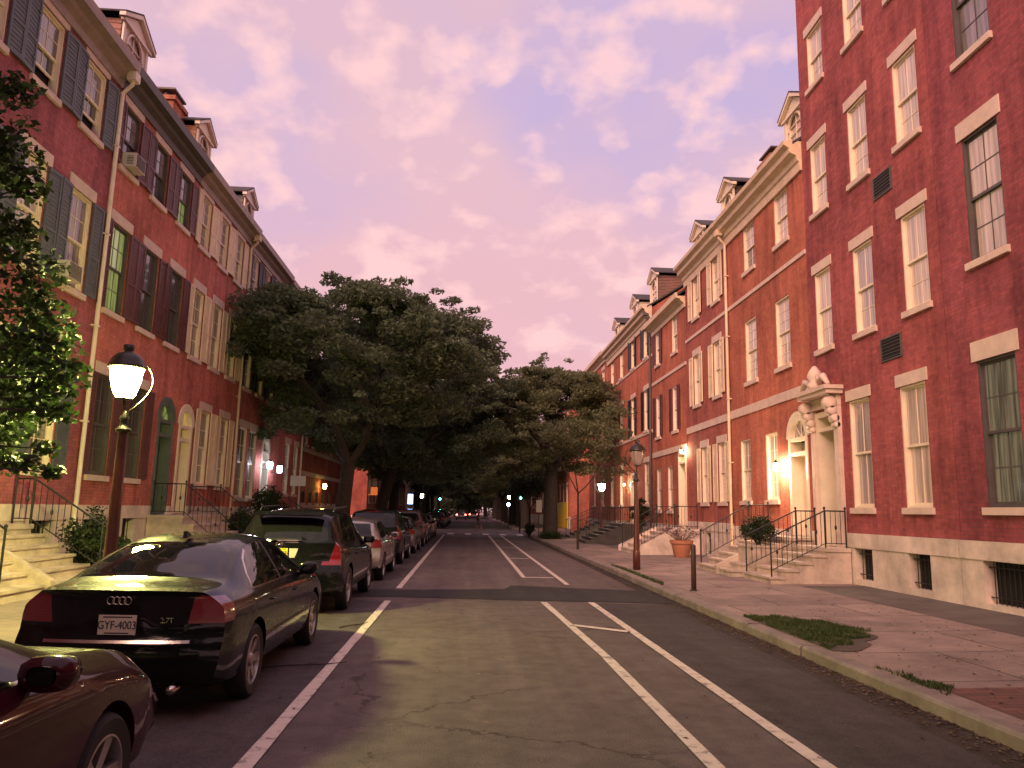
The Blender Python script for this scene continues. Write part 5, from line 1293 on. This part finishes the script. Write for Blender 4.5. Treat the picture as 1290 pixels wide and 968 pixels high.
def bush(name, label, x, y, z, rx, rz, n, size, mat=F_BUSH, seed=1, cat='bush'):
    root = thing(name, label, cat, (x, y, z), local=True); rd = random.Random(seed)
    cs, rr = [], []
    for k in range(46):
        v = Vector((rd.gauss(0, 1), rd.gauss(0, 1), rd.gauss(0, 1))).normalized()*rd.uniform(.3, .82)
        cs.append((v.x*rx, v.y*rx, max(.05, rz+v.z*rz))); rr.append(rx*rd.uniform(.22, .36))
    me = leaves_mesh('leaves', cs, rr, [n/46]*46, size, .9, mat, seed, .6, .2); link(bpy.data.objects.new('leaves', me), root)
    m = MB()
    for k in range(9): c = cs[k*5]; m.tube([(0, 0, -.05), (c[0]*.5, c[1]*.5, c[2]*.5), c], [.025, .015, .006], 5, False)
    m.build('stem', M_BRN, root); return root
bush('clipped_bush', 'rounded clipped bush on the stone block between the marble stoops', 7.7, 20.0, .98, .52, .42, 5200, .05, seed=4)
bush('bush', 'rounded dark bush beside the pale steps at the left edge', -7.35, 15.75, .2, .75, .72, 5200, .07, seed=8)
bush('bush', 'dark shrub in front of the stoop with arched doorways', -7.4, 26.3, .2, .8, .8, 4000, .09, seed=9)
bush('bush', 'tall dark shrub below the twin porch lamps', -7.6, 30.2, .2, .9, 1.3, 5000, .1, seed=10)
bush('bush', 'low shrub in a box at the foot of the small corner tree', 4.15, 50.5, .15, .45, .45, 2400, .07, seed=12)
bush('bush', 'ground shrub around the thick trunk on the right', 5.0, 45.2, .15, 1.0, .18, 2400, .08, seed=13)
bush('bush', 'climbing plant in front of the long row house behind the unlit lamp', 8.2, 36.3, .9, .5, .9, 2600, .09, seed=14)
# terracotta pot with a bare twiggy plant
pr = thing('flower_pot', 'terracotta pot with a twiggy purple plant on the right pavement', 'flower pot', (7.75, 27.6, .21))
m = MB(); m.lathe([(.24, 0), (.26, .02), (.36, .48), (.41, .5), (.42, .62), (.37, .62), (.35, .52), (.0, .5)], (7.75, 27.6, .21), 28); sm(m.build('pot', paint('terracotta', (.42, .16, .10), .7, .15), pr, True))
m = MB(); rd = random.Random(3); tp = []
for k in range(46):
    a = rd.uniform(0, 6.28); l = rd.uniform(.25, .62); e = rd.uniform(.2, .75); p = Vector((7.75, 27.6, .70))
    q = p+Vector((math.cos(a)*e*.5, math.sin(a)*e*.5, l*.5)); r_ = p+Vector((math.cos(a)*e, math.sin(a)*e, l)); m.tube([p, q, r_], [.008, .006, .003], 4, False); tp.append((r_.x-7.75, r_.y-27.6, r_.z-.21))
m.build('stem', paint('twig', (.16, .08, .07), .8), pr)
me = leaves_mesh('leaves', tp, [.12]*len(tp), [16]*len(tp), .06, .8, foliage('purple_leaves', [(.10, .04, .05), (.2, .10, .11), (.28, .18, .18)]), 3); link(bpy.data.objects.new('leaves', me), pr)
# grass tufts and litter
def grass(label, poly, n, h, seed):
    rg = np.random.default_rng(seed); V = []; xs = [p[0] for p in poly]; ys = [p[1] for p in poly]
    cx, cy = np.mean(xs), np.mean(ys); k = 0
    def inside(x, y):
        c = False; j = len(poly)-1
        for i in range(len(poly)):
            if (poly[i][1] > y) != (poly[j][1] > y) and x < (poly[j][0]-poly[i][0])*(y-poly[i][1])/(poly[j][1]-poly[i][1])+poly[i][0]: c = not c
            j = i
        return c
    m = MB()
    while k < n:
        x, y = rg.uniform(min(xs), max(xs)), rg.uniform(min(ys), max(ys))
        if not inside(x, y): continue
        if math.sin(x*9+seed)*math.sin(y*7+x*3) < -.35 and rg.random() < .8: k += 1; continue
        a = rg.uniform(0, 6.28); b = rg.uniform(0, 6.28); hh = h*rg.uniform(.4, 1.25); l = hh*rg.uniform(.1, .8); w = .006; z = zr(x)+.002
        dx, dy = math.cos(a)*w, math.sin(a)*w; ex, ey = math.cos(b)*l, math.sin(b)*l
        m.add([(x-dx, y-dy, z), (x+dx, y+dy, z), (x+dx*.7+ex*.4, y+dy*.7+ey*.4, z+hh*.6), (x-dx*.7+ex*.4, y-dy*.7+ey*.4, z+hh*.6), (x+ex, y+ey, z+hh)], [(0, 1, 2, 3), (3, 2, 4)]); k += 1
    return tag(m.build('grass', F_GRASS, recalc=False), label, 'grass', kind='stuff')
grass('ragged grass patch in the right pavement near the kerb', [(4.5, 9.5), (4.5, 12.5), (4.8, 12.3), (5.0, 12.45), (5.25, 11.9), (5.5, 11.8), (5.55, 11.2), (5.8, 10.9), (5.5, 10.7), (5.45, 10.3), (5.1, 10.2), (4.95, 9.8), (4.7, 9.75)], 11000, .05, 1)
grass('thin weeds along the kerb nearest the camera', [(4.49, 7.1), (4.49, 8.5), (4.56, 8.3), (4.66, 8.1), (4.6, 7.8), (4.78, 7.5), (4.6, 7.3)], 900, .035, 2)
grass('weeds along the kerb by the unlit lamp', [(4.48, 17.5), (4.48, 24), (4.62, 23), (4.62, 18)], 1600, .06, 3)
sheet_soil = MB(); sheet_soil.add([(x, y, zr(x)+.008) for x, y in [(4.49, 9.4)]+[(4.49+(1.12+.12*math.sin(a*5)+.09*math.sin(a*11+1))*math.sin(a), 10.95-(1.5+.12*math.sin(a*7))*math.cos(a)) for a in np.linspace(.05, 3.09, 40)]+[(4.49, 12.5)]], [tuple(range(42))]); tag(sheet_soil.build('soil', M_GROUND, recalc=False), kind='structure')
m = MB(); rd = random.Random(9)
for k in range(3600):
    u = rd.random(); y = rd.uniform(4, 40) if k % 2 else rd.uniform(4, 14)
    x = KR-abs(rd.gauss(0, .16)) if u < .75 else (rd.uniform(-3.8, 4.2) if u < .86 else rd.uniform(4.5, 7.5))
    z = .012 if x < KR else zr(x)+.006; s = rd.uniform(.01, .032); a = rd.uniform(0, 3.14); c, d = math.cos(a)*s, math.sin(a)*s
    m.add([(x-c, y-d, z), (x+d*.5, y-c*.5, z+rd.uniform(.001, .012)), (x+c, y+d, z+.002), (x-d*.5, y+c*.5, z+rd.uniform(.001, .01))], [(0, 1, 2, 3)])
tag(m.build('leaf_litter', foliage('dead_leaves', [(.04, .025, .02), (.14, .09, .06), (.34, .24, .17)]), recalc=False), 'dry leaves and grit scattered along the right gutter', 'litter', kind='stuff')
for k, (x, y, a, l, lb) in enumerate(((-1.75, 8.9, .35, .5, 'longer fallen twig lying across the left white line'), (-1.6, 11.9, 1.0, .35, 'short fallen twig on the far part of the left white line'), (-2.6, 7.9, .2, .4, 'fallen twig lying on the parking lane beside the black saloon'))):
    m = MB(); p = Vector((x, y, .02)); d = Vector((math.cos(a), math.sin(a), 0)); n_ = Vector((-d.y, d.x, 0)); m.tube([p-d*l, p-d*l*.3+n_*.04, p+d*l*.4-n_*.02, p+d*l+n_*.05], [.008, .007, .006, .003], 6); m.tube([p, p+d*.2+n_*.14], [.005, .002], 5)
    tag(m.build('twig', M_BRN, recalc=False), lb, 'twig')
m = MB(); m.lathe([(.0, 0), (.33, 0), (.33, .006), (.30, .008), (.29, .004), (0, .004)], (.55, 11.9, .006), 28); 
# air conditioner in the maroon-shuttered house, and one below
def aircon(label, y, z):
    r = thing('air_conditioner', label, 'air conditioner', (LT.x(.1), y, z), 'window air conditioners'); m = MB(); fbox(m, LT, -.12, .30, y-.27, y+.27, z, z+.36); m.build('casing', paint('aircon_casing', (.55, .48, .46), .5, .1), r)
    m = MB()
    for k in range(9): fbox(m, LT, .30, .312, y-.24, y+.24, z+.03+k*.036, z+.048+k*.036)
    for yy in (y-.272, y+.272):
        for k in range(6): fbox(m, LT, .08, .24, yy-.004, yy+.004, z+.06+k*.04, z+.075+k*.04)
    m.build('vent_slats', M_DKFRAME, r)
aircon('small window air conditioner in a top floor window between maroon shutters', 18.42, 9.9)
aircon('window air conditioner under a half open sash between blue grey shutters', 16.0, 6.33)

# ------------------------------------------------------------------ person crossing
def person(x, y):
    root = thing('person', 'person in dark top and shorts crossing at the far crosswalk', 'person', (x, y, .01), local=True)
    J = {'pel': ((0, 0, .93), .13), 'ch': ((0, -.02, 1.25), .15), 'nk': ((0, -.02, 1.47), .055), 'hd': ((0, -.03, 1.60), .095), 'ht': ((0, -.02, 1.70), .07),
         'k1': ((.22, .06, .50), .062), 'a1': ((.30, .10, .09), .042), 't1': ((.44, .10, .03), .035), 'k2': ((-.06, -.06, .50), .062), 'a2': ((-.32, -.09, .13), .042), 't2': ((-.22, -.10, .03), .035),
         'h1': ((.06, .09, .86), .085), 'h2': ((-.03, -.09, .86), .085), 's1': ((0, .17, 1.40), .06), 'e1': ((-.12, .22, 1.14), .042), 'w1': ((-.02, .22, .93), .03), 's2': ((0, -.2, 1.40), .06), 'e2': ((.05, -.24, 1.13), .042), 'w2': ((.20, -.22, .96), .03)}
    E = [('pel', 'ch'), ('ch', 'nk'), ('nk', 'hd'), ('hd', 'ht'), ('pel', 'h1'), ('h1', 'k1'), ('k1', 'a1'), ('a1', 't1'), ('pel', 'h2'), ('h2', 'k2'), ('k2', 'a2'), ('a2', 't2'), ('ch', 's1'), ('s1', 'e1'), ('e1', 'w1'), ('ch', 's2'), ('s2', 'e2'), ('e2', 'w2')]
    ks = list(J); me = bpy.data.meshes.new('p'); me.from_pydata([J[k][0] for k in ks], [(ks.index(a), ks.index(b)) for a, b in E], [])
    o = bpy.data.objects.new('p', me); COL.objects.link(o); o.modifiers.new('s', 'SKIN'); o.modifiers.new('d', 'SUBSURF').levels = 2
    for i, k in enumerate(ks): o.data.skin_vertices[0].data[i].radius = (J[k][1],)*2
    o.data.skin_vertices[0].data[0].use_root = True
    dg = bpy.context.evaluated_depsgraph_get(); out = bpy.data.meshes.new_from_object(o.evaluated_get(dg)); bpy.data.objects.remove(o)
    mats = [paint('skin', (.42, .22, .17), .6), paint('dark_top', (.05, .04, .06), .8), paint('shorts', (.16, .10, .11), .8), paint('dark_hair', (.03, .02, .02), .7), paint('shoe', (.4, .36, .34), .6)]
    for m_ in mats: out.materials.append(m_)
    for p in out.polygons:
        c = p.center; p.use_smooth = True
        p.material_index = 4 if c.z < .10 else 3 if (c.z > 1.63 or (c.z > 1.52 and c.x < -.03)) else 1 if c.z > 1.0 and c.z < 1.47 and not (abs(c.y) > .2 and c.z < 1.2) else 2 if .6 < c.z <= 1.0 and abs(c.y) < .2 else 0
    b = bpy.data.objects.new('body', out); link(b, root); root.location = (x, y, .01)
person(.85, 56.2)

# ------------------------------------------------------------------ sky, sun, camera
w = bpy.data.worlds.new('World'); S.world = w; w.use_nodes = True; nt = w.node_tree; nt.nodes.clear()
out = nt.nodes.new('ShaderNodeOutputWorld'); bg = nt.nodes.new('ShaderNodeBackground'); tc = nt.nodes.new('ShaderNodeTexCoord')
sep = nt.nodes.new('ShaderNodeSeparateXYZ'); nt.links.new(tc.outputs['Generated'], sep.inputs[0])
zz = nd(nt, 'ShaderNodeMath', operation='MAXIMUM'); nt.links.new(sep.outputs[2], zz.inputs[0]); zz.inputs[1].default_value = 0.
za = nd(nt, 'ShaderNodeMath', operation='ADD'); nt.links.new(zz.outputs[0], za.inputs[0]); za.inputs[1].default_value = .42
vd = nd(nt, 'ShaderNodeVectorMath', operation='DIVIDE'); nt.links.new(tc.outputs['Generated'], vd.inputs[0])
cb = nt.nodes.new('ShaderNodeCombineXYZ'); 
for i in range(3): nt.links.new(za.outputs[0], cb.inputs[i])
nt.links.new(cb.outputs[0], vd.inputs[1])
def wn(scale, det, rough, off, sxyz=(1, 1, .3)):
    mp = nd(nt, 'ShaderNodeMapping'); mp.inputs['Location'].default_value = off; mp.inputs['Scale'].default_value = sxyz; nt.links.new(vd.outputs[0], mp.inputs[0])
    n = nd(nt, 'ShaderNodeTexNoise', Scale=scale, Detail=det, Roughness=rough); nt.links.new(mp.outputs[0], n.inputs['Vector']); return n.outputs[0]
grad = ramp(nt, [(0, (.84, .44, .48)), (.22, (.82, .47, .51)), (.45, (.76, .49, .57)), (.85, (.66, .46, .60))]); nt.links.new(zz.outputs[0], grad.inputs[0])
blue = ramp(nt, [(.52, (0, 0, 0)), (.70, (1, 1, 1))]); nt.links.new(wn(1.3, 4, .5, (1.356, 7.712, -.02)), blue.inputs[0])
up = ramp(nt, [(.12, (0, 0, 0)), (.5, (1, 1, 1))]); nt.links.new(zz.outputs[0], up.inputs[0])
bm_ = mixc(nt, 1., blue.outputs[0], up.outputs[0], 'MULTIPLY')
c1 = mixc(nt, bm_, grad.outputs[0], (.44, .40, .74))
puff = ramp(nt, [(.48, (0, 0, 0)), (.64, (1, 1, 1))]); nt.links.new(wn(11.5, 4, .5, (1.2, 7.5, 0)), puff.inputs[0])
pf = mixc(nt, 1., puff.outputs[0], (.75, .75, .75), 'MULTIPLY')
c2 = mixc(nt, pf, c1, (1.04, .65, .635))
gr = ramp(nt, [(.52, (0, 0, 0)), (.72, (1, 1, 1))]); nt.links.new(wn(1.7, 4, .55, (9.4, 3.3, 0)), gr.inputs[0])
pg = mixc(nt, 1., gr.outputs[0], (.55, .55, .55), 'MULTIPLY')
c3 = mixc(nt, pg, c2, (.70, .48, .56))
sky = nt.nodes.new('ShaderNodeTexSky'); sky.sky_type = 'NISHITA'; sky.sun_disc = False; sky.sun_elevation = R(12); sky.sun_rotation = R(205)
sk = mixc(nt, 1., sky.outputs[0], (.006, .0045, .004), 'MULTIPLY'); c4 = mixc(nt, 1., c3, sk, 'ADD')
nt.links.new(c4, bg.inputs[0]); bg.inputs[1].default_value = .98; nt.links.new(bg.outputs[0], out.inputs[0])
sl = bpy.data.lights.new('sun', 'SUN'); so = bpy.data.objects.new('sun', sl); COL.objects.link(so)
sl.energy = 4.0; sl.angle = R(40); sl.color = (1, .60, .42)
d = Vector((.45, .74, -.50)); so.rotation_euler = d.to_track_quat('-Z', 'Y').to_euler()
cam = bpy.data.cameras.new('camera'); co = bpy.data.objects.new('camera', cam); COL.objects.link(co); S.camera = co
f = 960.; Fv = Vector((588-645, 642-484, f)).normalized(); U = Vector((770-645, -5200-484, f)); U = (U-U.dot(Fv)*Fv).normalized(); Rv = Fv.cross(U)
if Rv.x < 0: Rv = -Rv
M = Matrix((Rv, Fv, U)); ax = M @ Vector((1, 0, 0)); ay = -(M @ Vector((0, 1, 0))); az = -(M @ Vector((0, 0, 1)))
co.matrix_world = Matrix(((ax.x, ay.x, az.x, 0), (ax.y, ay.y, az.y, 0), (ax.z, ay.z, az.z, 1.75), (0, 0, 0, 1)))
cam.sensor_width = 36; cam.lens = f/1290*36; cam.clip_end = 3000; cam.clip_start = .05
S.view_settings.view_transform = 'Standard'; S.view_settings.look = 'None'; S.view_settings.exposure = .1; S.view_settings.gamma = 1
S.render.resolution_x = 1024; S.render.resolution_y = 768
